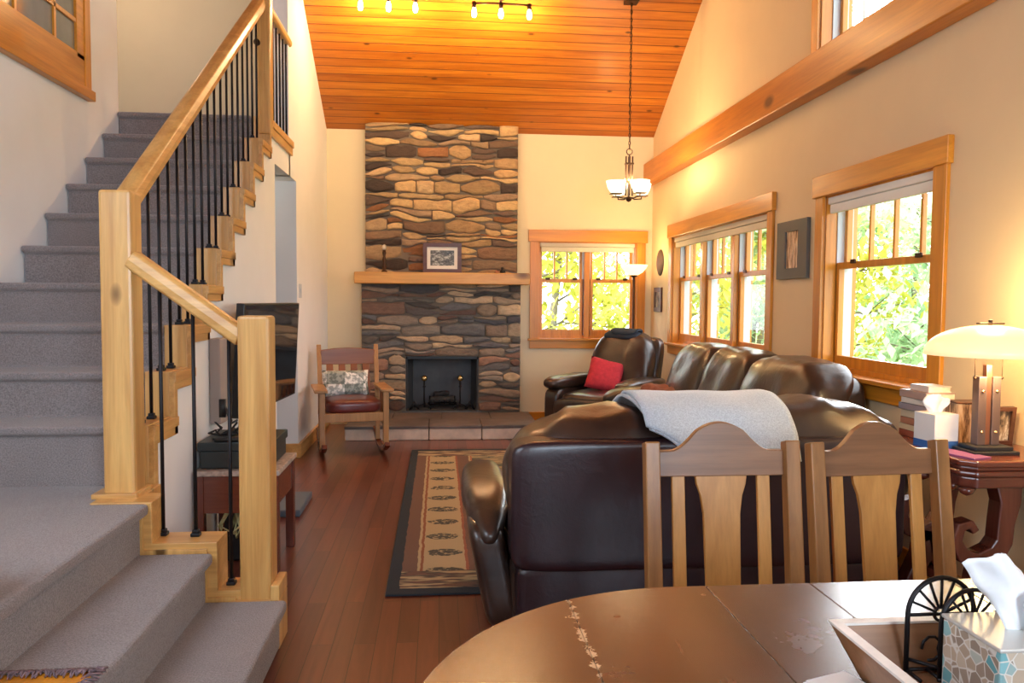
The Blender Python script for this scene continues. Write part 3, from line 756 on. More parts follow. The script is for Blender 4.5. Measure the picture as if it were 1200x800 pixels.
g = G(); g.box((XL, 6.80, 1.36), (XL+.006, 6.91, 1.48)); g.obj('plate', M_vinyl, t, bevel=.002)
g = G(); g.box((XL+.006, 6.835, 1.40), (XL+.012, 6.875, 1.44)); g.obj('rocker', M_vinyl, t, bevel=.002)

# ================================================================== LIGHT FITTINGS
M_bulb = shade_glass('warm_bulb', (1, .9, .7), 14, (1, .72, .34))
def track(name, label, xs_, y, zr, canopy):
    t = thing(name, label, 'ceiling light', (canopy, y, roofz(y)))
    zt = zr
    g = G(); g.tube([(canopy, y, roofz(y)+.01), (canopy, y, zt+.07)], .016, 12); g.lathe([(0, 0), (.06, 0), (.06, .03), (.03, .055), (0, .055)], (canopy, y, roofz(y)-.075)); g.obj('canopy', M_bronze, t, smooth=True)
    g = G(); g.tube([(xs_[0]-.02, y, zt+.075), (canopy, y+.01, zt+.085), (xs_[-1]+.02, y, zt+.075)], .009, 8); g.obj('bar', M_bronze, t, smooth=True)
    for x in xs_:
        g = G(); g.tube([(x, y, zt+.085), (x, y, zt+.035)], .02, 12); s = g.obj('socket', M_bronze, t, smooth=True)
        g = G(); g.lathe([(0, -.045), (.016, -.043), (.024, -.02), (.021, .01), (.014, .035), (0, .035)], (x, y, zt), 14); g.obj('bulb', M_bulb, s, smooth=True)
        light('POINT', 'track_bulb_light', (x, y-.0, zt-.07), 12.5, (1, .68, .34), .03)
track('track_light', 'left bronze three-bulb track light under the sloping pine ceiling', (-.685, -.445, -.215), 6.93, 3.885, -.445)
track('track_light', 'right bronze three-bulb track light under the sloping pine ceiling', (.295, .53, .78), 6.93, 3.865, .53)
# pendant chandelier
cx, cyy = 1.70, 6.95
ch = thing('chandelier', 'bronze pendant chandelier with frosted glass cups hanging on a chain', 'chandelier', (cx, cyy, 2.2))
g = G(); g.box((cx-.06, cyy-.06, roofz(cyy)-.055), (cx+.06, cyy+.06, roofz(cyy)-.02)); g.tube([(cx, cyy, roofz(cyy)-.03), (cx, cyy, roofz(cyy)+.03)], .02, 10); g.obj('canopy', M_bronze, ch, bevel=.004)
g = G(); z = 2.72; i = 0
while z < roofz(cyy)-.05:
    a = Vector((1, 0, 0)) if i % 2 else Vector((0, 1, 0))
    g.tube([Vector((cx, cyy, z+.018))+a*.009*math.cos(t_*pi/4)+Vector((0, 0, .021*math.sin(t_*pi/4))) for t_ in range(9)], .0032, 5, caps=False); z += .034; i += 1
g.tube([(cx+.006, cyy, 2.7), (cx-.006, cyy, 3.2), (cx+.006, cyy, 3.6), (cx, cyy, roofz(cyy)-.04)], .003, 6)
g.obj('chain', M_bronze, ch, smooth=True)
g = G(); g.tube([Vector((cx+.026*math.cos(a*pi/8), cyy, 2.695+.026*math.sin(a*pi/8))) for a in range(17)], .005, 6, caps=False); g.obj('ring', M_bronze, ch, smooth=True)
g = G(); 
for dx, dy in ((-.03, 0), (.03, 0), (0, -.02), (0, .02)): g.obox((cx+dx, cyy+dy, 2.30), (cx+dx, cyy+dy, 2.655), .012, .012, (0, 1, 0))
g.box((cx-.038, cyy-.025, 2.58), (cx+.038, cyy+.025, 2.595)); g.box((cx-.038, cyy-.025, 2.42), (cx+.038, cyy+.025, 2.435)); g.tube([(cx, cyy, 2.26), (cx, cyy, 2.67)], .006, 8)
g.lathe([(0, 0), (.02, .01), (.03, .03), (.012, .05), (0, .05)], (cx, cyy, 2.245)); g.obj('stem', M_bronze, ch, smooth=False)
M_cup = shade_glass('frosted_cup', (.95, .9, .78), 2.4, (1, .86, .58))
for i in range(4):
    a = pi/4*.6+i*pi/2; d = Vector((math.cos(a), math.sin(a), 0)); c = Vector((cx, cyy, 0))
    g = G(); g.tube([c+Vector((0, 0, 2.29)), c+d*.07+Vector((0, 0, 2.275)), c+d*.15+Vector((0, 0, 2.285)), c+d*.15+Vector((0, 0, 2.31))], .006, 6)
    g.box(c+d*.15+Vector((-.05, -.05, 2.305)), c+d*.15+Vector((.05, .05, 2.312))); g.obj('arm', M_bronze, ch)
    g = G(); q = c+d*.15
    pr = [(.02, 2.314), (.055, 2.33), (.075, 2.365), (.088, 2.42), (.084, 2.42), (.07, 2.366), (.05, 2.336), (0, 2.325)]
    g.lathe([(0, 2.314)]+pr, (q.x, q.y, 0), 20); g.obj('glass_cup', M_cup, ch, smooth=True)
    light('POINT', 'cup_light', (q.x, q.y, 2.45), 7, (1, .70, .36), .03)
# torchiere in the corner
tx, ty = 2.05, 8.1
t = thing('floor_lamp', 'tall bronze torchiere with lit glass bowl in the far corner', 'lamp', (tx, ty, 0))
g = G(); g.lathe([(0, 0), (.12, 0), (.12, .012), (.03, .03), (0, .03)], (tx, ty, 0)); g.obj('base', M_bronze, t, smooth=True)
g = G(); g.tube([(tx, ty, .02), (tx, ty, 1.62)], .013, 12); g.lathe([(0, 0), (.03, .01), (.045, .03), (0, .03)], (tx, ty, 1.6)); g.obj('pole', M_bronze, t, smooth=True)
g = G(); g.lathe([(0, 1.62), (.04, 1.625), (.09, 1.655), (.128, 1.70), (.145, 1.735), (.14, 1.735), (.122, 1.704), (.085, 1.664), (0, 1.635)], (tx, ty, 0), 28); g.obj('glass_bowl', shade_glass('amber_bowl', (.95, .8, .5), 1.3, (1, .78, .42)), t, smooth=True)
light('POINT', 'torchiere_light', (tx-.03, ty-.03, 1.84), 7, (1, .66, .30), .06)

# ================================================================== RUG
def rug_mat():
    m, n, l, b = newmat('lodge_rug')
    tc = n.new('ShaderNodeTexCoord'); sp = n.new('ShaderNodeSeparateXYZ'); l.new(tc.outputs['Object'], sp.inputs[0])
    def math_(op, a, b_=None, c=None):
        q = n.new('ShaderNodeMath'); q.operation = op
        for i, v in enumerate((a, b_, c)):
            if v is None: continue
            if isinstance(v, (int, float)): q.inputs[i].default_value = v
            else: l.new(v, q.inputs[i])
        return q.outputs[0]
    X, Y = sp.outputs['X'], sp.outputs['Y']      # origin at rug centre
    wob = noise_n(n, l, tc.outputs['Object'], 14, 2).outputs['Fac']
    wx = math_('MULTIPLY_ADD', wob, .02, -.01)
    ax = math_('ADD', math_('SUBTRACT', 1.16, math_('ABSOLUTE', X)), wx)    # distance from side edge
    ay = math_('ADD', math_('SUBTRACT', 1.72, math_('ABSOLUTE', Y)), wx)
    GOLD, BRN, NAVY, GRN, RED = (.43, .32, .17), (.16, .085, .055), (.022, .028, .035), (.045, .06, .05), (.25, .09, .04)
    TAN = (.34, .24, .11)
    nz = noise_n(n, l, texco(n, l, (1.2, 7, 1)), 4.5, 4, .6, .4)
    field = ramp(n, l, nz.outputs['Fac'], [(.40, GRN), (.47, (.08, .09, .06)), (.53, GOLD), (.7, TAN)]).outputs['Color']
    # fish and pine cones in the side band: dark blobs repeated along Y
    fy = math_('FRACT', math_('MULTIPLY', math_('ADD', Y, 3), 3.5))
    dy = math_('MULTIPLY', math_('SUBTRACT', fy, .5), .286); dx = math_('SUBTRACT', ax, .27)
    el = math_('ADD', math_('POWER', math_('DIVIDE', math_('ADD', dx, math_('MULTIPLY_ADD', wob, .08, -.04)), .095), 2), math_('POWER', math_('DIVIDE', dy, .058), 2))
    blob = math_('LESS_THAN', el, 1.0)
    nb = noise_n(n, l, tc.outputs['Object'], 45, 2).outputs['Fac']
    band = mixc(n, l, GOLD, (.07, .065, .045), math_('MULTIPLY', blob, ramp(n, l, nb, [(.40, (0, 0, 0)), (.5, (1, 1, 1))]).outputs['Color']))
    col = field
    def lt(v, t): return math_('LESS_THAN', v, t)
    col = mixc(n, l, col, (.36, .13, .06), lt(ax, .52)); col = mixc(n, l, col, GOLD, lt(ax, .505)); col = mixc(n, l, col, BRN, lt(ax, .49))
    col = mixc(n, l, col, (.30, .10, .05), lt(ax, .395)); col = mixc(n, l, col, band, lt(ax, .38))
    col = mixc(n, l, col, RED, lt(ax, .165)); col = mixc(n, l, col, GOLD, lt(ax, .15)); col = mixc(n, l, col, BRN, lt(ax, .135))
    ends = ramp(n, l, noise_n(n, l, texco(n, l, (3, 22, 1)), 1.5, 2).outputs['Fac'], [(.44, BRN), (.5, (.05, .045, .04)), (.56, GOLD)]).outputs['Color']
    col = mixc(n, l, col, ends, lt(ay, .30))
    col = mixc(n, l, col, NAVY, lt(ax, .06)); col = mixc(n, l, col, NAVY, lt(ay, .07))
    l.new(col, b.inputs['Base Color']); b.inputs['Roughness'].default_value = 1
    fz = noise_n(n, l, tc.outputs['Object'], 300, 2); bump(n, l, b, fz.outputs['Fac'], .5, .004)
    MATS['lodge_rug'] = m; return m
g = G(); g.box((-.245, 3.5, .001), (2.075, 6.94, .012)); o = g.obj('area_rug', rug_mat(), bevel=.004, loc=(.915, 5.22, 0))
tag(o, 'lodge style area rug in gold, brown and dark green on the wood floor', 'rug')

# ================================================================== LOVESEAT (seen from behind)
lv = thing('loveseat', 'dark brown leather reclining loveseat seen from behind the dining chairs', 'sofa', (1.07, 3.3, 0))
LX0, LX1, LY = .275, 1.86, 2.90
def bulge_back(q, p): return q
g = G(); g.rbox(((LX0+LX1)/2, LY+.09, .56), ((LX1-LX0)/2, .09, .255), e=14, n=16, nz=.004, ns=2.2); g.obj('outer_back_panel', M_leatherB, lv, smooth=True)
g = G(); g.rbox(((LX0+LX1)/2+.01, LY+.10, .20), ((LX1-LX0)/2-.015, .085, .13), e=14, n=10, nz=.003); g.obj('lower_back_panel', M_leatherB, lv, smooth=True)
def wr(q, p):   # gathered leather folds on top
    k = .010*math.sin(q.x*34+3*noise.noise(q*5))*max(0, p.z)
    return Vector((q.x, q.y+.05*p.z, q.z+k-.05*abs(p.x)**3))
for c, sg in ((LX0+.40, -1), (LX1-.38, 1)):
    g = G(); g.rbox((c, LY+.22, .74+.03*(sg > 0)), (.412+.02*(sg > 0), .17, .175), e=3.6+1.8*(sg > 0), n=18, nz=.014, ns=6, fn=lambda q, p, sg=sg: wr(q, p)-Vector((0, 0, (.075 if sg < 0 else .03)*max(0, p.x*sg)**1.5))); g.obj('back_cushion', M_leather, lv, smooth=True)
for c in ((LX0+.40), (LX1-.38)):
    g = G(); g.rbox((c, LY+.58, .40), (.39, .36, .10), e=4.5, n=12, nz=.008); g.obj('seat_cushion', M_leather, lv, smooth=True)
g = G(); g.rbox(((LX0+LX1)/2, LY+.5, .19), ((LX1-LX0)/2, .42, .14), e=12, n=8); g.obj('base', M_leather, lv, smooth=True)
for sgn, xa in ((-1, LX0-.085), (1, LX1+.085)):
    y0 = LY+.12 if sgn < 0 else 3.24
    yc, yh = (y0+3.86)/2, (3.86-y0)/2
    g = G(); g.rbox((xa+.035*-sgn, yc, .235), (.075, yh-.02, .225), e=7, n=10, fn=lambda q, p, sgn=sgn: Vector((q.x+.045*sgn*max(-1, p.z), q.y, q.z))); g.obj('arm_side', M_leather, lv, smooth=True)
    def armf(q, p):
        return Vector((q.x*(1-.25*max(0, -p.y)**2), q.y, q.z+.03*p.y-.07*max(0, -p.y)**2.2-.03*max(0, p.y)**3))
    g = G(); g.rbox((xa-.012*-sgn*-1, yc+.03, .50), (.10, yh+.02, .072), e=2.6, n=14, nz=.008, ns=7, fn=armf); g.obj('arm_pad', M_leather, lv, smooth=True)

# grey blanket folded over its back
def blanket():
    m, n, l, b = newmat('grey_blanket'); v = texco(n, l)
    t = noise_n(n, l, v, 180, 3); r = ramp(n, l, t.outputs['Fac'], [(.35, (.42, .49, .56)), (.65, (.60, .68, .75))]); l.new(r.outputs['Color'], b.inputs['Base Color'])
    b.inputs['Roughness'].default_value = .95; b.inputs['Sheen Weight'].default_value = .4; bump(n, l, b, t.outputs['Fac'], .4, .004)
    return m
M_blk = blanket()
bl = thing('folded_blanket', 'grey folded blanket draped over the back of the near leather loveseat', 'blanket', (1.05, 3.05, .98))
def drape(x0, x1, path, off, name):
    g = G(); nx, k = 26, len(path)
    # resample path
    pts = []
    for i in range(k-1):
        for s in range(6): t = s/6; pts.append(Vector((0, path[i][0]+(path[i+1][0]-path[i][0])*t, path[i][1]+(path[i+1][1]-path[i][1])*t)))
    pts.append(Vector((0, *path[-1])))
    # smooth
    for _ in range(4): pts = [pts[0]]+[(pts[i-1]+pts[i]*2+pts[i+1])/4 for i in range(1, len(pts)-1)]+[pts[-1]]
    vs = []
    for j, p in enumerate(pts):
        row = []
        t0_ = j/(len(pts)-1)
        for i in range(nx+1):
            u = i/nx; t = t0_*(.78+.22*min(1, u*2.6)); fj = t*(len(pts)-1); j0 = min(int(fj), len(pts)-2); p = pts[j0].lerp(pts[j0+1], fj-j0); xl, xr = x0[0]+(x0[1]-x0[0])*t, x1[0]+(x1[1]-x1[0])*t
            x = xl+(xr-xl)*u
            q = Vector((x, p.y, p.z+off)); q.z += .008*noise.noise(Vector((x*6, p.y*6, 3)))+.005*math.sin(x*22+p.y*9)*t; q.y += .01*noise.noise(Vector((x*5, p.z*9, 1)))
            row.append(g.bm.verts.new(q))
        vs.append(row)
    for j in range(len(vs)-1):
        for i in range(nx): g.bm.faces.new((vs[j][i], vs[j][i+1], vs[j+1][i+1], vs[j+1][i]))
    return g.obj(name, M_blk, bl, smooth=True, solid=.012)
path = [(3.44, .78), (3.37, .90), (3.26, .955), (3.10, .955), (2.97, .915), (2.90, .83), (2.872, .72)]
drape((.78, .80), (1.36, 1.40), path, .012, 'outer_layer')
drape((.74, .83), (1.33, 1.36), path[:-1]+[(2.883, .70)], -.004, 'inner_layer')

# ================================================================== CORNER SOFA under the triple window
sf = thing('sofa', 'dark brown leather sofa with three plump back cushions under the triple window', 'sofa', (1.85, 5.15, 0))
SY0, SY1 = 3.98, 6.46
g = G(); g.rbox((1.86, (SY0+SY1)/2, .2), (.45, (SY1-SY0)/2-.02, .17), e=14, n=8); g.obj('base', M_leather, sf, smooth=True)
g = G(); g.rbox((2.22, (SY0+SY1)/2-.03, .56), (.10, (SY1-SY0)/2-.02, .40), e=9, n=14); g.obj('back_frame', M_leather, sf, smooth=True)
for i in range(3):
    c = SY0+.28+.36+i*.645
    def cf(q, p): 
        return Vector((q.x-.10*p.z*-1*1.0+.0, q.y*(1+.03*p.z), q.z-.035*abs(p.y)**4+.012*math.sin(q.y*40)*max(0, p.z)**3*abs(p.y)))
    yc = (4.34, 5.12, 5.86)[i]; yh = (.455, .385, .385)[i]
    g = G(); g.rbox((2.0, yc-.02, .755), (.165, yh, .275), e=4.2, n=16, nz=.012, ns=5, fn=cf); g.obj('back_cushion', M_leather, sf, smooth=True)
    g = G(); g.rbox((1.68, SY0+.28+.32+i*.645, .43), (.31, .318, .10), e=4.5, n=12, nz=.008); g.obj('seat_cushion', M_leather, sf, smooth=True)
for y in (SY0+.11, SY1-.11):
    g = G(); g.rbox((1.78, y, .27), (.36, .105, .25), e=9, n=8); g.obj('arm_side', M_leather, sf, smooth=True)
    g = G(); g.rbox((1.76, y, .56), (.40, .135, .08), e=3, n=14, nz=.008, ns=8, fn=lambda q, p: Vector((q.x, q.y*(1+.12*max(0, -p.x)), q.z-.03*max(0, -p.x)**3))); g.obj('arm_pad', M_leather, sf, smooth=True)
M_rust = plain('rust_fabric', (.26, .085, .05), .75, var=.3, vs=12, bmp=.5, bs=25)
g = G(); g.rbox((1.80, 5.82, .60), (.14, .42, .075), e=2.6, n=16, nz=.04, ns=8, fn=lambda q, p: Vector((q.x-.1*p.y, q.y, q.z*(1+.35*p.y))))
tag(g.obj('rust_throw', M_rust, loc=(1.80, 5.82, .53), smooth=True), 'crumpled rust brown throw lying by the far arm of the long sofa', 'throw')

# ================================================================== ARMCHAIR in the corner
ac = thing('recliner_armchair', 'dark brown leather recliner armchair angled in the far corner', 'armchair', (1.62, 7.36, 0), math.radians(-42))
def lobj(g, nm, m, p, **k): return g.obj(nm, m, p, world=False, **k)   # local coords: faces -Y
g = G(); g.rbox((0, .0, .20), (.40, .40, .16), e=12, n=8); lobj(g, 'base', M_leather, ac, smooth=True)
g = G(); g.rbox((0, -.12, .40), (.30, .36, .10), e=4, n=12, nz=.006); lobj(g, 'seat_cushion', M_leather, ac, smooth=True)
g = G(); g.rbox((0, -.43, .34), (.33, .07, .11), e=3.2, n=12, nz=.004); lobj(g, 'footrest_pad', M_leather, ac, smooth=True)
for s in (-1, 1):
    g = G(); g.rbox((s*.38, -.02, .27), (.085, .41, .25), e=8, n=8); lobj(g, 'arm_side', M_leather, ac, smooth=True)
    g = G(); g.rbox((s*.385, -.05, .565), (.115, .42, .07), e=3, n=12, nz=.008, ns=8); lobj(g, 'arm_pad', M_leather, ac, smooth=True)
def bkf(q, p): return Vector((q.x*(1-.08*p.z), q.y+.12*p.z, q.z-.04*abs(p.x)**3))
g = G(); g.rbox((0, .28, .74), (.335, .14, .31), e=3.6, n=16, nz=.014, ns=5, fn=bkf); lobj(g, 'back_cushion', M_leather, ac, smooth=True)
g = G(); g.rbox((0, .385, .64), (.36, .07, .36), e=7, n=12, fn=lambda q, p: Vector((q.x, q.y+.09*p.z, q.z))); lobj(g, 'back_frame', M_leather, ac, smooth=True)
M_redp = plain('red_pillow', (.52, .028, .045), .85, var=.15, vs=30, bmp=.4, bs=150)
Mp = WM[ac.name] @ Matrix.Translation((-.02, -.02, .635)) @ Matrix.Rotation(math.radians(40), 4, 'Z') @ Matrix.Rotation(math.radians(-35), 4, 'X') @ Matrix.Rotation(math.radians(17), 4, 'Y')
g = G(); g.pillow(.34, .36, .12, Mp)
tag(g.obj('throw_pillow', M_redp, loc=tuple(Mp.translation), smooth=True), 'bright red throw pillow leaning on the corner leather armchair', 'pillow')
M_navy = plain('navy_cloth', (.018, .026, .04), .9, bmp=.4, bs=60)
Mn = WM[ac.name] @ Matrix.Translation((-.02, .36, 1.045))
g = G(); g.rbox((0, 0, 0), (.19, .12, .022), e=4, n=12, nz=.012, ns=9, M=Mn, fn=lambda q, p: Vector((q.x, q.y, q.z-.05*abs(p.y)**2-.02*abs(p.x)**2))); g.rbox((.03, -.01, .022), (.15, .10, .018), e=4, n=10, nz=.012, ns=11, M=Mn, fn=lambda q, p: Vector((q.x, q.y, q.z-.04*abs(p.y)**2)))
tag(g.obj('folded_navy_cloth', M_navy, loc=tuple(Mn.translation), smooth=True), 'folded navy cloth lying on top of the corner armchair back', 'cloth')

# ================================================================== ROCKING CHAIR
rk = thing('rocking_chair', 'mission style oak rocking chair with oxblood leather seat by the hearth', 'rocking chair', (-.775, 6.955, 0), math.radians(12))
# local: faces -Y, width in X
def seg(g, a, b, w, h, upv=(0, 1, 0)): g.obox(a, b, w, h, upv)
for s in (-1, 1):
    g = G(); seg(g, (s*.27, -.22, .075), (s*.27, -.22, .555), .048, .048); lobj(g, 'front_post', M_rock, rk, bevel=.004)
    g = G(); g.prism([(-.244+.0, .50), (-.244, .555), (-.20, .555)], 'X', s*.27-.01, s*.27+.01); g.bm.free()
    g = G(); seg(g, (s*.255, .20, .065), (s*.255, .24, .45), .04, .04); seg(g, (s*.255, .24, .45), (s*.26, .38, .93), .04, .035); lobj(g, 'back_post', M_rock, rk, bevel=.004)
    g = G(); g.box((s*.28-.055, -.27, .555), (s*.28+.055, .30, .58)); lobj(g, 'arm', M_rock, rk, bevel=.006)
    g = G(); pts = []
    for i in range(17):
        t_ = -1+2*i/16; y = .03+t_*.41; pts.append((s*.262, y, .022+.10*abs(t_)**2*(1.0 if t_ < 0 else 1.15)))
    g.ribbon(pts, .045, .035, (1, 0, 0)); lobj(g, 'rocker', M_mahZ, rk, bevel=.003)
    g = G(); seg(g, (s*.262, -.2, .28), (s*.258, .22, .28), .02, .045, (0, 0, 1)); lobj(g, 'side_stretcher', M_rock, rk, bevel=.003)
    for j in range(4):
        y = -.10+j*.085; g = G(); g.box((s*.275-.006, y-.02, .32), (s*.275+.006, y+.02, .556)); lobj(g, 'arm_slat', M_rockX, rk, bevel=.002)
g = G(); g.box((-.25, -.235, .30), (.25, -.21, .375)); lobj(g, 'front_rail', M_rock, rk, bevel=.004)
g = G(); g.box((-.25, .215, .30), (.25, .24, .375)); lobj(g, 'rear_rail', M_rock, rk, bevel=.004)
g = G(); g.prism([(-.245, .75), (.245, .75), (.245, .885), (.12, .90), (0, .905), (-.12, .90), (-.245, .885)], 'Y', .335, .355, Matrix.Identity(4)); lobj(g, 'crest_rail', M_rockX, rk, bevel=.005)
g = G(); g.box((-.245, .262, .44), (.245, .282, .49)); lobj(g, 'lower_back_rail', M_rockX, rk, bevel=.004)
for x in (-.165, -.055, .055, .165):
    g = G(); seg(g, (x, .275, .48), (x, .345, .76), .062, .012); lobj(g, 'back_slat', M_rockX, rk, bevel=.003)
g = G(); g.rbox((0, -.0, .42), (.245, .235, .062), e=4, n=12, fn=lambda q, p: Vector((q.x, q.y, q.z+.015*max(0, p.z)*(1-p.x**2)))); lobj(g, 'seat_cushion', M_redl, rk, smooth=True)
def patch():
    m, n, l, b = newmat('patchwork'); v = texco(n, l, (6.2, 6.2, 6.2))
    vo = n.new('ShaderNodeTexChecker'); vo.inputs['Scale'].default_value = 1; l.new(v, vo.inputs['Vector'])
    vo.inputs['Color1'].default_value = (.78, .80, .78, 1); vo.inputs['Color2'].default_value = (.32, .36, .34, 1)
    t = noise_n(n, l, v, 5, 4); r = ramp(n, l, t.outputs['Fac'], [(.45, (.35, .4, .38)), (.55, (1.3, 1.25, 1.2))])
    l.new(mixc(n, l, vo.outputs['Color'], r.outputs['Color'], .7, 'MULTIPLY'), b.inputs['Base Color']); b.inputs['Roughness'].default_value = .9; return m
Mq = WM[rk.name] @ Matrix.Translation((-.035, .20, .588)) @ Matrix.Rotation(math.radians(-20), 4, 'X')
g = G(); g.pillow(.42, .25, .11, Mq)
o = g.obj('patchwork_pillow', patch(), loc=tuple(Mq.translation), smooth=True); tag(o, 'grey and white patchwork pillow on the oak rocking chair', 'pillow')

# ================================================================== TV AND STAND
tv = thing('television', 'black flat television tilted on the white stair wall', 'television', (XL, 5.0, 1.0))
A = Vector((-1.075, 4.42, 1.322)); B = Vector((-.985, 5.60, 1.322)); Cc = Vector((-1.02, 5.60, .68)); D = Vector((-1.11, 4.42, .68))
nrm = (B-A).cross(D-A).normalized()
if nrm.x < 0: nrm = -nrm
g = G(); f = [g.bm.verts.new(p) for p in (A, B, Cc, D)]; r_ = [g.bm.verts.new(p-nrm*.045) for p in (A, B, Cc, D)]
g.bm.faces.new(f); g.bm.faces.new(r_[::-1])
for i in range(4): g.bm.faces.new((f[i], f[(i+1) % 4], r_[(i+1) % 4], r_[i]))
g.obj('housing', M_black, tv, bevel=.004)
g = G(); cen = (A+B+Cc+D)/4
g.bm.faces.new([g.bm.verts.new(cen+(p-cen)*.965+nrm*.0015) for p in (A, B, Cc, D)])
m, n_, l_, b_ = newmat('tv_screen'); b_.inputs['Base Color'].default_value = (.012, .012, .014, 1); b_.inputs['Roughness'].default_value = .06; b_.inputs['Specular IOR Level'].default_value = 1; b_.inputs['Coat Weight'].default_value = 1; b_.inputs['Coat Roughness'].default_value = .04
g.obj('screen', m, tv)
g = G(); g.box((XL, 4.9, .9), (XL+.02, 5.15, 1.15)); g.obox((XL+.02, 5.03, 1.03), (-1.09, 5.03, 1.02), .05, .05); g.obj('wall_bracket', M_black, tv, bevel=.003)
g = G(); g.box((XL+.002, 4.17, .69), (XL+.06, 4.30, 1.14)); o = g.obj('wall_speaker', plain('speaker_grey', (.36, .31, .29), .7), bevel=.006, loc=(XL, 4.24, .69))
tag(o, 'narrow grey wall speaker behind the lower newel post', 'speaker')
ts = thing('side_cabinet_table', 'small dark wooden table against the stair wall behind the lower newel post', 'table', (-.99, 4.08, 0))
g = G(); g.box((-1.19, 3.85, .485), (-.78, 4.32, .51)); g.obj('table_top', plain('speckled_top', (.42, .33, .27), .5, var=.4, vs=40), ts, bevel=.004)
for x in (-1.165, -.81):
    for y in (3.88, 4.285):
        g = G(); g.box((x-.022, y-.022, 0), (x+.022, y+.022, .486)); g.obj('leg', M_mahZ, ts, bevel=.003)
g = G(); g.box((-1.165, 3.865, .30), (-.81, 3.88, .486)); g.obj('front_apron', M_mah, ts, bevel=.002)
g = G(); g.box((-.81, 3.88, .33), (-.795, 4.285, .486)); g.obj('side_apron', M_mah, ts, bevel=.002)
t = thing('receiver_box', 'dark grey receiver box on the small table behind the newel post', 'electronics', (-1.0, 4.1, .51))
g = G(); g.box((-1.17, 3.90, .515), (-.83, 4.28, .60)); g.obj('body', M_dkgreen, t, bevel=.004)
g = G(); g.box((-1.18, 3.89, .602), (-.82, 4.28, .645)); g.obj('lid', M_dkgreen, t, bevel=.004)
g = G()
rr = random.Random(4)
for i in range(7):
    p = Vector((-1.03+rr.uniform(-.05, .05), 3.98, .655)); pts = [p]
    for k in range(8): p = p+Vector((rr.uniform(-.035, .04), rr.uniform(-.03, .03), rr.uniform(-.005, .04)*(1 if k < 5 else -1))); p.z = max(p.z, .653); pts.append(p)
    g.tube(pts, .006, 6)
g.tube([(-1.06, 3.98, .65), (-1.04, 3.98, .74), (-1.075, 3.97, .83)], .008, 6); g.box((-1.09, 3.95, .76), (-1.06, 3.97, .85)); g.box((-1.10, 3.9, .647), (-.98, 4.0, .665))
tag(g.obj('headset_and_cords', M_black, loc=(-1.03, 3.98, .65), smooth=True), 'tangle of black cords and small stand on the receiver box', 'cords')
g = G()
for i in range(9):
    x = -1.06+i*.017; g.tube([(x, 4.0, .45), (x+rr.uniform(-.03, .03), 3.93, .33), (x+rr.uniform(-.05, .05), 3.92, .22), (x+rr.uniform(-.03, .03), 3.95, .14+rr.uniform(-.03, .05)), (x+rr.uniform(-.03, .03), 4.02, .25)], .006, 6)
tag(g.obj('cable_bundle', plain('yellow_cable', (.55, .52, .25), .5, var=.5, vs=14), loc=(-1.0, 3.95, .2), smooth=True), 'bundle of yellowish cables hanging under the small table', 'cables')
g = G(); g.box((-1.1, 4.05, 0.0), (-.86, 4.26, .27)); tag(g.obj('black_power_box', M_black, bevel=.01, loc=(-.98, 4.15, 0)), 'black box standing on the floor under the small table', 'box')
g = G(); g.box((-1.19, 4.85, .0), (-.86, 5.33, .045)); tag(g.obj('floor_scale', plain('slate_blue', (.10, .13, .17), .4), bevel=.008, loc=(-1.0, 5.1, 0)), 'flat slate blue box lying on the floor beside the newel post', 'box')

# ================================================================== END TABLE with lamp
TZ = .785
et = thing('end_table', 'carved mahogany end table with scroll legs under the glowing lamp', 'table', (2.1, 2.9, 0))
def octp(x0, x1, y0, y1, c): return [(x0+c, y0), (x1-c, y0), (x1, y0+c), (x1, y1-c), (x1-c, y1), (x0+c, y1), (x0, y1-c), (x0, y0+c)]
X0, X1, Y0_, Y1_ = 1.875, 2.325, 2.585, 3.2
g = G(); g.prism(octp(X0, X1, Y0_, Y1_, .045), 'Z', TZ-.022, TZ); g.prism(octp(X0+.012, X1-.005, Y0_+.012, Y1_-.012, .04), 'Z', TZ-.038, TZ-.022); g.obj('table_top', M_mah, et, bevel=.006, seg=3)
g = G(); g.prism(octp(X0+.004, X1-.004, Y0_+.004, Y1_-.004, .045), 'Z', TZ-.06, TZ-.038); g.prism(octp(X0+.02, X1-.02, Y0_+.02, Y1_-.02, .04), 'Z', TZ-.105, TZ-.06); g.obj('apron', M_mah, et, bevel=.01, seg=3)
g = G()
for k in range(7):
    y = 2.62+k*.085; g.lathe([(0, -.03), (.02, -.02), (.03, 0), (0, 0)], (X0+.03, y, TZ-.102), 10)
g.obj('carved_edge', M_mah, et, smooth=True)
for y in (2.74, 3.08):
    g = G(); g.ribbon([(2.14, y, .685), (2.15, y, .60), (2.135, y, .52), (2.13, y, .45), (2.10, y, .40), (2.03, y, .375), (1.97, y, .40), (1.94, y, .455), (1.955, y, .51), (1.995, y, .52), (2.015, y, .49)], .07, [.11, .085, .07, .07, .08, .07, .055, .045, .04, .035, .03], (0, 1, 0)); g.obj('scroll_leg', M_mahZ, et, bevel=.006)
    g = G(); g.ribbon([(2.08, y, .40), (2.10, y, .28), (2.16, y, .18), (2.22, y, .08), (2.28, y, .03)], .07, [.07, .07, .06, .055, .05], (0, 1, 0)); g.ribbon([(2.06, y, .40), (2.04, y, .28), (1.99, y, .18), (1.93, y, .08), (1.90, y, .03)], .07, [.07, .07, .06, .055, .05], (0, 1, 0)); g.obj('foot', M_mahZ, et, bevel=.006)
g = G(); g.box((2.05, 2.74, .2), (2.11, 3.08, .24)); g.obj('stretcher', M_mah, et, bevel=.005)

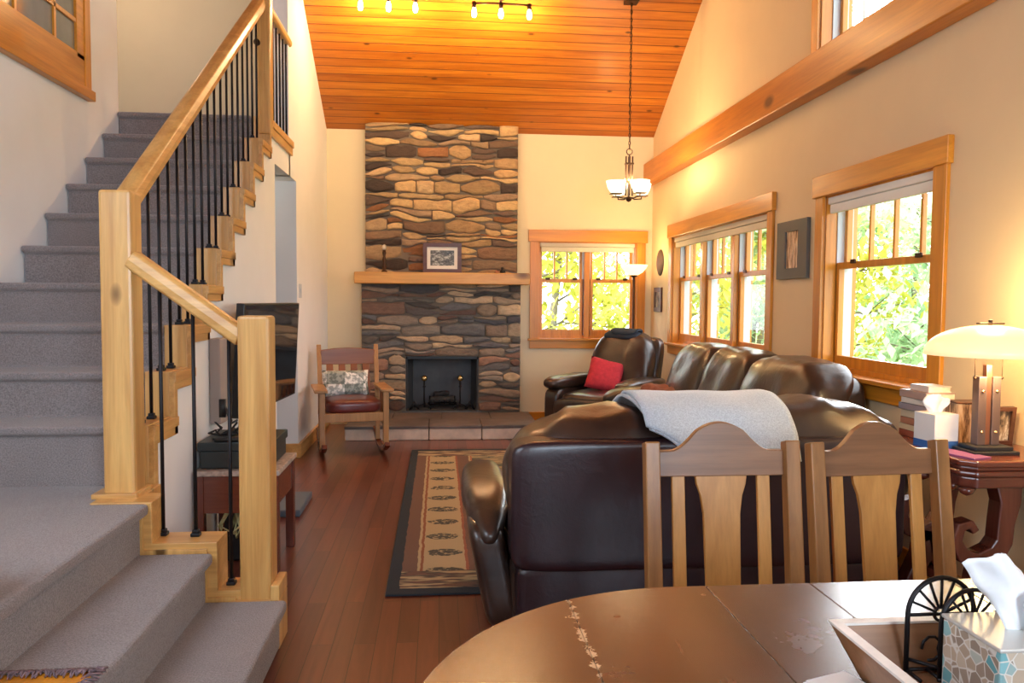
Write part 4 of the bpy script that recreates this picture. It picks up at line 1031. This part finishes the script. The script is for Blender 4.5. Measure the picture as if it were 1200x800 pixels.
lx, ly = 2.07, 2.75
lp = thing('table_lamp', 'bronze table lamp with glowing cream glass dome on the end table', 'lamp', (lx, ly, TZ), math.radians(0))
g = G(); g.box((lx-.09, ly-.065, TZ), (lx+.09, ly+.065, TZ+.014)); g.box((lx-.075, ly-.05, TZ+.014), (lx+.075, ly+.05, TZ+.03)); g.obj('base', M_black, lp, bevel=.003)
g = G(); g.box((lx-.045, ly-.012, TZ+.03), (lx-.012, ly+.025, 1.075)); g.box((lx+.012, ly-.012, TZ+.03), (lx+.045, ly+.025, 1.075)); g.obj('side_plates', plain('aged_bronze_plate', (.13, .085, .075), .4, metal=.3), lp, bevel=.002)
g = G(); g.box((lx-.011, ly-.006, TZ+.03), (lx+.011, ly+.018, 1.12)); g.obj('copper_column', plain('copper', (.30, .13, .08), .35, metal=.7), lp, bevel=.002)
for dx in (-.028, .028):
    for z in (TZ+.08, 1.02):
        g = G(); g.lathe([(0, .005), (.005, .003), (.006, 0)], seg=10, M=Matrix.Translation((lx+dx, ly-.013, z)) @ Matrix.Rotation(pi/2, 4, 'X')); g.obj('rivet', M_brass, lp, smooth=True)
def dome(r, z0, h, e=.55): return [(r*math.sin(t_*pi/2/10), z0+h*math.cos(t_*pi/2/10)**.9) for t_ in range(11)]
RS, ZS = .222, 1.155
g = G(); g.lathe(dome(RS, ZS, .115)+[(RS-.006, ZS)]+[(r_*.965, z_-.006) for r_, z_ in reversed(dome(RS, ZS, .112))][1:-1]+[(0, ZS+.104)], (lx, ly, 0), 40)
M_shade = shade_glass('glowing_dome', (.7, .52, .32), .75, (1, .68, .34)); g.obj('glass_shade', M_shade, lp, smooth=True)
g = G(); g.box((lx-.05, ly-.012, ZS+.118), (lx+.05, ly+.012, ZS+.124)); g.tube([(lx, ly, ZS+.10), (lx, ly, ZS+.135)], .008, 8); g.obj('top_finial', M_bronze, lp, bevel=.002)
for dx in (-.055, .055):
    g = G(); g.tube([(lx+dx, ly, 1.16), (lx+dx, ly, 1.075)], .0015, 5); g.lathe([(0, -.008), (.007, 0), (0, .008)], (lx+dx, ly, 1.07), 10); g.obj('pull_chain', M_bronze, lp, smooth=True)
light('POINT', 'table_lamp_light', (lx, ly-.06, 1.125), 6, (1, .72, .36), .03)
light('POINT', 'table_lamp_upper_light', (lx+.02, ly+.02, 1.36), 7, (1, .74, .36), .05)

# books
bk_cols = [((.62, .58, .55), 'white paperback'), ((.42, .30, .26), 'brown book'), ((.70, .66, .60), 'cream book'), ((.30, .28, .32), 'grey book'), ((.66, .55, .38), 'tan book'), ((.45, .20, .12), 'rust coloured book'), ((.72, .62, .40), 'pale yellow book'), ((.35, .10, .06), 'dark red book')]
z = TZ
order = ['at the bottom of the stack on the end table', 'second from the bottom of the stack on the end table', 'third from the bottom of the stack on the end table', 'fourth from the bottom of the stack on the end table', 'fourth from the top of the stack on the end table', 'third from the top of the stack on the end table', 'second from the top of the stack on the end table', 'on top of the stack on the end table']
bk_cols = bk_cols[::-1]; M_pages = plain('page_edges', (.80, .74, .62), .9, var=.1, vs=60)
hs = [.024, .022, .026, .03, .024, .022, .028, .022]; zt_ = TZ
for i in range(8):
    c, nm = bk_cols[i]; w, d = random.uniform(.115, .135), random.uniform(.15, .19); a = random.uniform(-.12, .12); h = hs[i]*1.12
    ox, oy = 2.045+random.uniform(-.006, .006), 3.08+random.uniform(-.004, .004)
    if i == 7: w, d, ox = .10, .13, 2.06
    t = thing('book', nm+' '+order[i], 'book', (ox, oy, zt_), a, 'stacked books on the end table')
    mm = plain('book_cover_%s' % nm.replace(' ', '_'), c, .5)
    g = G(); g.box((-w/2, -d/2, 0), (w/2, d/2, .003)); g.box((-w/2, -d/2, h-.003), (w/2, d/2, h)); g.box((-w/2, -d/2, 0), (-w/2+.004, d/2, h)); lobj(g, 'cover', mm, t, bevel=.001)
    g = G(); g.box((-w/2+.004, -d/2+.004, .003), (w/2-.004, d/2-.004, h-.003)); lobj(g, 'pages', M_pages, t)
    zt_ += h
t = thing('tissue_box', 'white cube tissue box with blue base beside the stack of books', 'tissue box', (1.955, 2.88, TZ), math.radians(8))
g = G(); g.box((-.055, -.055, .028), (.055, .055, .135)); lobj(g, 'carton', plain('white_card', (.82, .80, .76), .6), t, bevel=.002)
g = G(); g.box((-.0555, -.0555, 0), (.0555, .0555, .028)); lobj(g, 'blue_band', plain('blue_card', (.03, .13, .38), .5), t, bevel=.001)
M_tis = plain('tissue_paper', (.86, .88, .90), .9, var=.03)
def tissue_sheet(g, c, w, h, lean, curl, seed, M=None):
    n1, n2 = 12, 14; vs = []
    for j in range(n2+1):
        v = j/n2; row = []
        for i in range(n1+1):
            u = 2*i/n1-1; ww = w*(.35+.65*min(1, v*1.6))*(1-.25*max(0, v-.7)/.3)
            x = u*ww/2+lean*v*v*h; y = curl*(u*u-.4)*h*(.4+v*.6)+.02*h*math.sin(u*9+seed)*v
            z = h*(v-.12*v*v*u*u)
            q = Vector((x, y, z))+Vector(c)+Vector((.004, .006, .003))*noise.noise(Vector((u*3, v*3, seed)))
            row.append(g.bm.verts.new(M @ q if M else q))
        vs.append(row)
    for j in range(n2):
        for i in range(n1): g.bm.faces.new((vs[j][i], vs[j][i+1], vs[j+1][i+1], vs[j+1][i]))
g = G(); tissue_sheet(g, (-.015, 0, .134), .09, .075, .15, .35, 1); tissue_sheet(g, (.01, .005, .134), .08, .06, .3, -.3, 5); lobj(g, 'tissue', M_tis, t, smooth=True, solid=.001)
A_birch = art_mat('birch_bark', [(.38, (.10, .05, .03)), (.5, (.50, .33, .20)), (.6, (.80, .66, .48))], 10, (7, 7, .9))
t = thing('birch_bark_box', 'upright box patterned like birch bark behind the tissue box', 'box', (2.12, 2.945, TZ), math.radians(-8))
g = G(); g.box((-.055, -.05, 0), (.055, .05, .165)); lobj(g, 'body', A_birch, t, bevel=.003)
g = G(); g.box((-.058, -.053, .165), (.058, .053, .172)); lobj(g, 'lid', M_dkframe, t, bevel=.002)
frame('small_photo_frame', 'small brown picture frame leaning on the wall behind the lamp', (2.24, 2.93, TZ), .13, .155, '-Y', .016, M_dkframe, A_small, tilt=-.12)
g = G(); g.box((-.045, -.085, 0), (.045, .085, .006), Matrix.Translation((1.945, 2.71, TZ)) @ Matrix.Rotation(.3, 4, 'Z'))
tag(g.obj('purple_notebook', plain('purple_cover', (.22, .07, .20), .5), bevel=.001, loc=(1.945, 2.71, TZ)), 'thin purple notebook lying in front of the table lamp', 'notebook')

# ================================================================== DINING CHAIRS
def dchair(label, loc, rz, w=.50):
    t = thing('dining_chair', label, 'chair', loc, rz, 'oak dining chairs pulled up to the table')
    hw = w/2-.024
    for s in (-1, 1):
        g = G(); g.prism([(-.02, 0), (.025, 0), (.025, .45), (.085, .915), (.05, .925), (.045, .925), (-.02, .47)], 'X', s*hw-.023, s*hw+.023); lobj(g, 'back_post', M_oakZ, t, bevel=.004)
        g = G(); g.box((s*(hw+.01)-.022, -.44, 0), (s*(hw+.01)+.022, -.396, .44)); lobj(g, 'front_leg', M_oakZ, t, bevel=.004)
        g = G(); g.box((s*hw-.01, -.42, .14), (s*hw+.01, 0, .175)); lobj(g, 'side_stretcher', M_oakZ, t, bevel=.003)
    ML = Matrix.Shear('XY', 4, (0, 0)) if False else None
    # crest rail with arched top
    K = hw-.022; top = []
    for i in range(33):
        u = -1+2*i/32; a = abs(u)
        if a > .78: z = .893-.004*(a-.78)
        elif a > .42: s_ = (.78-a)/.36; z = .893+.052*(s_**1.6 if s_ < .5 else s_**1.6)+0.0
        else: z = .945+.034*math.cos(a/.42*pi/2)**.8
        top.append((u*K, z))
    poly = [(-K, .815), (K, .815)]+top[::-1]
    lean = Matrix(((1, 0, 0, 0), (0, 1, .13, -.052), (0, 0, 1, 0), (0, 0, 0, 1)))
    g = G(); g.prism(poly, 'Y', .0, .024, lean); lobj(g, 'crest_rail', M_oakX, t, bevel=.003)
    g = G(); g.box((-K, .0, .44), (K, .022, .482), lean); lobj(g, 'lower_rail', M_oakX, t, bevel=.003)
    for x in (-.135, .135):
        g = G(); g.box((x-.02, .005, .48), (x+.02, .019, .82), lean); lobj(g, 'slat', M_oakL, t, bevel=.002)
    left = [(-.082, .82), (-.078, .79), (-.066, .755), (-.058, .70), (-.054, .48)]
    g = G(); g.prism(left+[(-x, z) for x, z in left[::-1]], 'Y', .004, .020, lean); lobj(g, 'center_splat', M_oakL, t, bevel=.002)
    g = G(); g.box((-hw-.02, -.43, .40), (hw+.02, .0, .445)); lobj(g, 'seat_frame', M_oakX, t, bevel=.004)
    g = G(); g.rbox((0, -.215, .455), (hw+.0, .20, .022), e=5, n=8); lobj(g, 'seat_pad', M_leather, t, smooth=True)
    g = G(); g.box((-hw, -.25, .145), (hw, -.23, .17)); lobj(g, 'cross_stretcher', M_oakX, t, bevel=.003)
    return t
dchair('oak dining chair with arched crest, standing nearer the middle of the photo', (.865, 2.24, 0), 0, .49)
dchair('oak dining chair with arched crest, standing closest to the end table', (1.362, 2.22, 0), math.radians(4), .47)

# ================================================================== DINING TABLE
def table_mat():
    m, n, l, b = newmat('worn_table_top')
    v = texco(n, l, (9, .9, 1)); t = noise_n(n, l, v, 1.5, 6, .65, .7)
    base = ramp(n, l, t.outputs['Fac'], [(.25, (.038, .012, .006)), (.5, (.075, .026, .012)), (.75, (.12, .048, .024))]).outputs['Color']
    t2 = noise_n(n, l, texco(n, l), 3.2, 4, .6); wear = ramp(n, l, t2.outputs['Fac'], [(.5, (0, 0, 0)), (.85, (.3, .3, .3))]).outputs['Color']
    base = mixc(n, l, base, (.17, .055, .02), wear)
    # worn finish along the first seam and small scratches
    tc = n.new('ShaderNodeTexCoord'); sp = n.new('ShaderNodeSeparateXYZ'); l.new(tc.outputs['Object'], sp.inputs[0])
    d = n.new('ShaderNodeMath'); d.operation = 'ADD'; d.inputs[1].default_value = .742; l.new(sp.outputs['X'], d.inputs[0])
    ab = n.new('ShaderNodeMath'); ab.operation = 'ABSOLUTE'; l.new(d.outputs[0], ab.inputs[0])
    t3 = noise_n(n, l, texco(n, l), 45, 4, .7)
    s = n.new('ShaderNodeMath'); s.operation = 'MULTIPLY_ADD'; s.inputs[1].default_value = .075; s.inputs[2].default_value = -.036; l.new(t3.outputs['Fac'], s.inputs[0])
    lt = n.new('ShaderNodeMath'); lt.operation = 'LESS_THAN'; l.new(ab.outputs[0], lt.inputs[0]); l.new(s.outputs[0], lt.inputs[1])
    base = mixc(n, l, base, (.55, .36, .20), lt.outputs[0])
    vo = n.new('ShaderNodeTexVoronoi'); vo.inputs['Scale'].default_value = 5.5; l.new(texco(n, l, (1, 1.4, 1)), vo.inputs['Vector'])
    k = ramp(n, l, vo.outputs['Distance'], [(.025, (1, 1, 1)), (.05, (0, 0, 0))]).outputs['Color']
    base = mixc(n, l, base, (.18, .07, .03), k)
    l.new(base, b.inputs['Base Color'])
    rr = ramp(n, l, noise_n(n, l, texco(n, l), 6, 5, .7).outputs['Fac'], [(.3, (.22, .22, .22)), (.8, (.30, .30, .30))]); l.new(rr.outputs['Color'], b.inputs['Roughness'])
    b.inputs['Coat Weight'].default_value = .25; b.inputs['Coat Roughness'].default_value = .22
    MATS['worn'] = m; return m
dt = thing('dining_table', 'large worn brown oval wooden dining table in the foreground', 'table', (1.0, 1.02, 0))
M_tab = table_mat()
def oval(x0, x1, yc, r, n=28, clip=None):
    pts = [(x0+r+r*math.cos(a), yc+r*math.sin(a)) for a in [pi/2+pi*i/n for i in range(n+1)]]
    pts += [(x1-r+r*math.cos(a), yc+r*math.sin(a)) for a in [-pi/2+pi*i/n for i in range(n+1)]]
    return pts
seams = [.258, .562, .79, 1.10, 1.42]
edges_ = [-.055]+seams+[2.1]
R0, YC = .55, 1.02
def yext(x):
    if x < -.055+R0: d = R0-(x+.055)
    elif x > 2.1-R0: d = x-(2.1-R0)
    else: d = 0
    return math.sqrt(max(0, R0*R0-d*d))
for i in range(len(edges_)-1):
    a, b_ = edges_[i]+(.0008 if i else 0), edges_[i+1]-(.0008 if i < len(edges_)-2 else 0)
    xs_ = [a+(b_-a)*(1-math.cos(pi*k/24))/2 for k in range(25)]
    tp = [(x, YC+yext(x)) for x in xs_]; bt = [(x, YC-yext(x)) for x in xs_[::-1]]
    poly = tp+bt
    # drop duplicate points at pointed ends
    cl = [poly[0]]
    for p in poly[1:]:
        if (Vector(p)-Vector(cl[-1])).length > 1e-4: cl.append(p)
    if (Vector(cl[0])-Vector(cl[-1])).length < 1e-4: cl.pop()
    g = G(); g.prism(cl, 'Z', .722, .75)
    o = g.obj('top_leaf', M_tab, dt, bevel=.0035, seg=2)
g = G(); pp = [(x, y) for x, y in oval(.06, 1.98, YC, .44)]; g.prism(pp, 'Z', .64, .722); g.obj('apron', M_oakX, dt, bevel=.003)
for x in (.5, 1.5):
    g = G(); g.lathe([(0, .1), (.07, .1), (.08, .2), (.05, .3), (.07, .45), (.10, .6), (.12, .64), (0, .64)], (x, YC, 0), 20); g.obj('pedestal', M_oakZ, dt, smooth=True)
    for s in (-1, 1):
        g = G(); g.ribbon([(x, YC+s*.04, .16), (x, YC+s*.2, .13), (x, YC+s*.36, .05), (x, YC+s*.42, .025)], .06, [.08, .06, .05, .05], (1, 0, 0)); g.obj('foot', M_oakZ, dt, bevel=.004)

# tray with napkin holder and mosaic tissue box
tr = thing('wooden_tray', 'wooden serving tray with flared sides and white painted rim', 'tray', (.86, .97, .75))
TX0, TX1, TY0, TY1 = .637, 1.10, .74, 1.192
M_trayw = wood('tray_wood', 'X', (.20, .09, .04), (.38, .19, .09), rough=.4); M_trim = plain('whitewashed_rim', (.80, .74, .66), .5, var=.12, vs=20)
g = G(); g.box((TX0+.04, TY0+.04, .75), (TX1-.04, TY1-.04, .76)); g.obj('bottom', M_trayw, tr, bevel=.002)
def flared(g, a, b, ins, th):
    """side wall between outer rim line a-b at z .83 leaning inwards to the bottom"""
    a, b, ins = Vector(a), Vector(b), Vector(ins); d = (b-a).normalized()
    top = [a, b, b+ins.normalized()*th-d*th, a+ins.normalized()*th+d*th]
    vt = [g.bm.verts.new((p.x, p.y, .828)) for p in top]; vb = [g.bm.verts.new((p.x+ins.x*1.0, p.y+ins.y, .751)) for p in [a+d*ins.length, b-d*ins.length, b-d*ins.length+ins.normalized()*th, a+d*ins.length+ins.normalized()*th]]
    g.bm.faces.new(vt); g.bm.faces.new(vb[::-1])
    for i in range(4): g.bm.faces.new((vt[i], vb[i], vb[(i+1) % 4], vt[(i+1) % 4]))
cn = [(TX0, TY0, 0), (TX1, TY0, 0), (TX1, TY1, 0), (TX0, TY1, 0)]; ins = [(0, .035, 0), (-.035, 0, 0), (0, -.035, 0), (.035, 0, 0)]
for i in range(4):
    g = G(); flared(g, cn[i], cn[(i+1) % 4], ins[i], .014); g.obj('side', M_trayw, tr)
g = G()
for a0, a1, b0, b1 in wall_rects((TX0-.002, TX1+.002, TY0-.002, TY1+.002), [(TX0+.016, TX1-.016, TY0+.016, TY1-.016)]): g.box((a0, b0, .828), (a1, b1, .832))
g.obj('rim', M_trim, tr)
nh = thing('napkin_holder', 'black wrought iron napkin holder with two fan-shaped arches in the tray', 'napkin holder', (.80, 1.12, .76))
def arch(cx_, y, hw, zs, r, tk=.0035):
    g = G()
    P = [(cx_-hw, y, .765), (cx_-hw, y, zs)]+[(cx_-hw*math.cos(a*pi/16), y, zs+hw*math.sin(a*pi/16)*1.05) for a in range(1, 16)]+[(cx_+hw, y, zs), (cx_+hw, y, .765)]
    g.tube(P, tk, 8)
    for a in (1, 2, 3, 4, 5, 6, 7):
        an = a*pi/8; g.tube([(cx_-hw*.2*math.cos(an), y, zs+hw*.2*math.sin(an)), (cx_-hw*math.cos(an), y, zs+hw*1.05*math.sin(an))], tk*.6, 6)
    g.tube([(cx_+hw*.2*math.cos(a*pi/8), y, zs+hw*.2*math.sin(a*pi/8)) for a in range(17)], tk*.7, 6, caps=False)
    g.tube([(cx_-hw, y, zs), (cx_+hw, y, zs)], tk*.7, 6); g.tube([(cx_, y, zs-hw*.2), (cx_, y, .765)], tk*.7, 6)
    for s in (-1, 1):
        g.tube([(cx_+s*hw*(.25+.3*math.cos(q*pi/5)), y, .80+.02*math.sin(q*pi/5)) for q in range(9)], tk*.6, 6)
    g.obj('arch', M_iron, nh, smooth=True)
arch(.797, 1.145, .056, .856, 0, .004); arch(.824, 1.110, .050, .855, 0)
g = G()
for x in (.742, .776, .853, .868): g.tube([(x, 1.145, .767), (x, 1.108, .767)], .003, 6)
g.tube([(.74, 1.145, .767), (.86, 1.145, .767)], .003, 6); g.tube([(.77, 1.108, .767), (.87, 1.108, .767)], .003, 6); g.tube([(.742, 1.145, .785), (.776, 1.108, .785)], .003, 6); g.obj('base_wires', M_iron, nh, smooth=True)
def mosaic():
    m, n, l, b = newmat('shell_mosaic'); v = texco(n, l)
    vo = n.new('ShaderNodeTexVoronoi'); vo.inputs['Scale'].default_value = 52; l.new(v, vo.inputs['Vector'])
    vd = n.new('ShaderNodeTexVoronoi'); vd.feature = 'DISTANCE_TO_EDGE'; vd.inputs['Scale'].default_value = 52; l.new(v, vd.inputs['Vector'])
    sp = n.new('ShaderNodeSeparateColor'); l.new(vo.outputs['Color'], sp.inputs[0])
    r = ramp(n, l, sp.outputs[0], [(.2, (.30, .24, .19)), (.45, (.48, .38, .28)), (.62, (.62, .56, .46)), (.8, (.10, .34, .38)), (.95, (.25, .48, .50))])
    e_ = ramp(n, l, vd.outputs['Distance'], [(.02, (1, 1, 1)), (.06, (0, 0, 0))])
    l.new(mixc(n, l, r.outputs['Color'], (.68, .66, .60), e_.outputs['Color']), b.inputs['Base Color']); b.inputs['Roughness'].default_value = .15; b.inputs['Coat Weight'].default_value = .8; return m
tb = thing('mosaic_tissue_box', 'pearl shell mosaic tissue box cover standing in the wooden tray', 'tissue box', (.828, 1.037, .76))
g = G(); g.box((.768, .975, .76), (.892, 1.098, .875)); g.obj('cover', mosaic(), tb, bevel=.003)
g = G(); g.box((.766, .973, .871), (.894, 1.10, .877)); g.obj('top_edge', plain('silver_edge', (.62, .62, .58), .3, metal=.3), tb, bevel=.002)
g = G(); Mt = Matrix.Translation((.835, 1.035, .87)) @ Matrix.Rotation(.35, 4, 'Z')
tissue_sheet(g, (.012, 0, 0),   .11, .13, -.55, .22, 2, Mt); tissue_sheet(g, (.03, -.008, 0), .12, .10, .5, -.25, 7, Mt); g.obj('tissue', M_tis, tb, smooth=True, solid=.0012)
for i, (a, c, lab) in enumerate(((.62, (.72, .66, .64), 'white folded leaflet at the bottom of the fan beside the tray'), (.78, (.30, .22, .24), 'dark leaflet in the fan of papers beside the tray'), (.95, (.70, .62, .64), 'pale pink leaflet in the fan of papers beside the tray'), (1.12, (.78, .77, .76), 'white leaflet on top of the fan beside the tray'))):
    g = G(); g.box((-.04, -.17, 0), (.04, 0, .0018), Matrix.Translation((.600+.004*i, 1.13+.008*i, .7502+.002*i)) @ Matrix.Rotation(a-.8, 4, 'Z'))
    tag(g.obj('leaflet', plain('leaflet_%d' % i, c, .6), loc=(.6, 1.05, .7502+.002*i)), lab, 'paper', 'leaflets beside the tray')

# ================================================================== OUTSIDE
M_grass = plain('grass', (.16, .26, .05), 1, var=.4, vs=2)
g = G(); g.box((-30, -30, -.9), (45, 50, -.7)); struct(g.obj('ground', M_grass), 'grassy ground outside')
def leafmat(name, c1, c2):
    m, n, l, b = newmat(name)
    oi = n.new('ShaderNodeTexNoise'); oi.inputs['Scale'].default_value = 1.6; l.new(texco(n, l), oi.inputs['Vector'])
    r = ramp(n, l, oi.outputs['Fac'], [(.35, c1), (.65, c2)])
    tr_ = n.new('ShaderNodeBsdfTranslucent'); df = n.new('ShaderNodeBsdfDiffuse'); mx = n.new('ShaderNodeMixShader'); mx.inputs[0].default_value = .5
    l.new(r.outputs['Color'], tr_.inputs['Color']); l.new(r.outputs['Color'], df.inputs['Color']); l.new(df.outputs[0], mx.inputs[1]); l.new(tr_.outputs[0], mx.inputs[2])
    l.new(mx.outputs[0], n['Material Output'].inputs['Surface']); n.remove(b); return m
LY_ = leafmat('yellow_green_leaves', (.50, .52, .08), (.85, .80, .26)); LG_ = leafmat('pale_green_leaves', (.46, .62, .42), (.75, .84, .62))
M_bark = plain('tree_bark', (.20, .17, .14), .9, var=.3, bmp=.5, bs=20)
def tree(x, y, h, spread, m, n, label, seed, low=.1):
    rnd = random.Random(seed); zb = -.7
    t = thing('tree', label, 'tree', (x, y, zb), group='trees outside the windows')
    g = G(); tips = []
    lean = Vector((rnd.uniform(-.5, .5), rnd.uniform(-.5, .5), 0))
    def P(t_): return Vector((x, y, zb))+lean*t_+Vector((0, 0, h*t_))
    g.tube([P(i/8)+Vector((.05*math.sin(i+seed), .05*math.cos(i*1.3), 0)) for i in range(9)], [.10*(1-i/10)+.012 for i in range(9)], 8)
    for i in range(16):
        s = P(rnd.uniform(.12, .9)); a = rnd.uniform(0, 2*pi); L = spread*rnd.uniform(.5, 1)
        e_ = s+Vector((math.cos(a)*L, math.sin(a)*L, rnd.uniform(.1, .9)*L)); mid = (s+e_)/2+Vector((0, 0, -.08*L))
        g.tube([s, mid, e_], [.03, .02, .008], 5); tips += [mid, e_]
        for k in range(2):
            a2 = a+rnd.uniform(-1, 1); e2 = mid+Vector((math.cos(a2)*L*.5, math.sin(a2)*L*.5, rnd.uniform(-.1, .5)*L)); g.tube([mid, e2], [.012, .005], 4); tips.append(e2)
    g.obj('trunk', M_bark, t, smooth=True)
    bm = bmesh.new()
    for i in range(n):
        c = rnd.choice(tips); q = c+Vector((rnd.gauss(0, .32), rnd.gauss(0, .32), rnd.gauss(0, .34)))*spread*.5
        if q.z < zb+.1: q.z = zb+rnd.uniform(.1, 1)
        s = rnd.uniform(.06, .13)*(.7+.25*spread); R_ = Matrix.Rotation(rnd.uniform(0, 6.28), 3, 'Z') @ Matrix.Rotation(rnd.uniform(-1.2, 1.2), 3, 'X')
        v = [bm.verts.new(q+R_ @ Vector(p)*s) for p in ((0, -1, 0), (.55, 0, .15), (0, 1.1, 0), (-.55, 0, .15))]
        bm.faces.new((v[0], v[1], v[2])); bm.faces.new((v[0], v[2], v[3]))
    g2 = G(); g2.bm.free(); g2.bm = bm; g2.obj('foliage', m, t)
TR = [(1.3, 13.0, 5.5, 1.45, LY_, 2600, 'yellow green tree standing at the left of the view through the window beside the fireplace'), (4.3, 13.6, 5.2, 1.4, LY_, 2400, 'yellow green tree at the right of the view through the window beside the fireplace'), (2.6, 18.2, 7.5, 2.0, LY_, 3400, 'taller tree further back behind the window beside the fireplace'),
      (6.6, 18.6, 7, 1.7, LY_, 3000, 'yellow green tree seen at the far left of the triple window'), (9.6, 22.5, 9, 2.3, LY_, 3800, 'tall yellow green tree seen through the middle of the triple window'), (7.6, 14.2, 5.6, 1.5, LY_, 2600, 'yellow green tree seen at the right of the triple window'),
      (7.1, 10.3, 3.5, 1.35, LG_, 3000, 'pale green tree seen at the left of the single right window'), (11.3, 17.6, 4.6, 1.9, LG_, 3800, 'tall pale green tree in the middle of the single right window'), (10.6, 12.6, 3.9, 1.6, LG_, 3200, 'pale green tree seen at the right of the single right window'), (14.1, 25.5, 12.5, 1.5, LG_, 4200, 'tallest pale tree seen through the high loft window'), (6.5, 15.9, 4.6, 1.25, LG_, 2600, 'pale green tree seen through the right unit of the triple window'), (5.9, 22.5, 9.5, 1.5, LY_, 3000, 'narrow tree at the back between the yellow green ones')]
for i, a in enumerate(TR): tree(*a, seed=20+i)
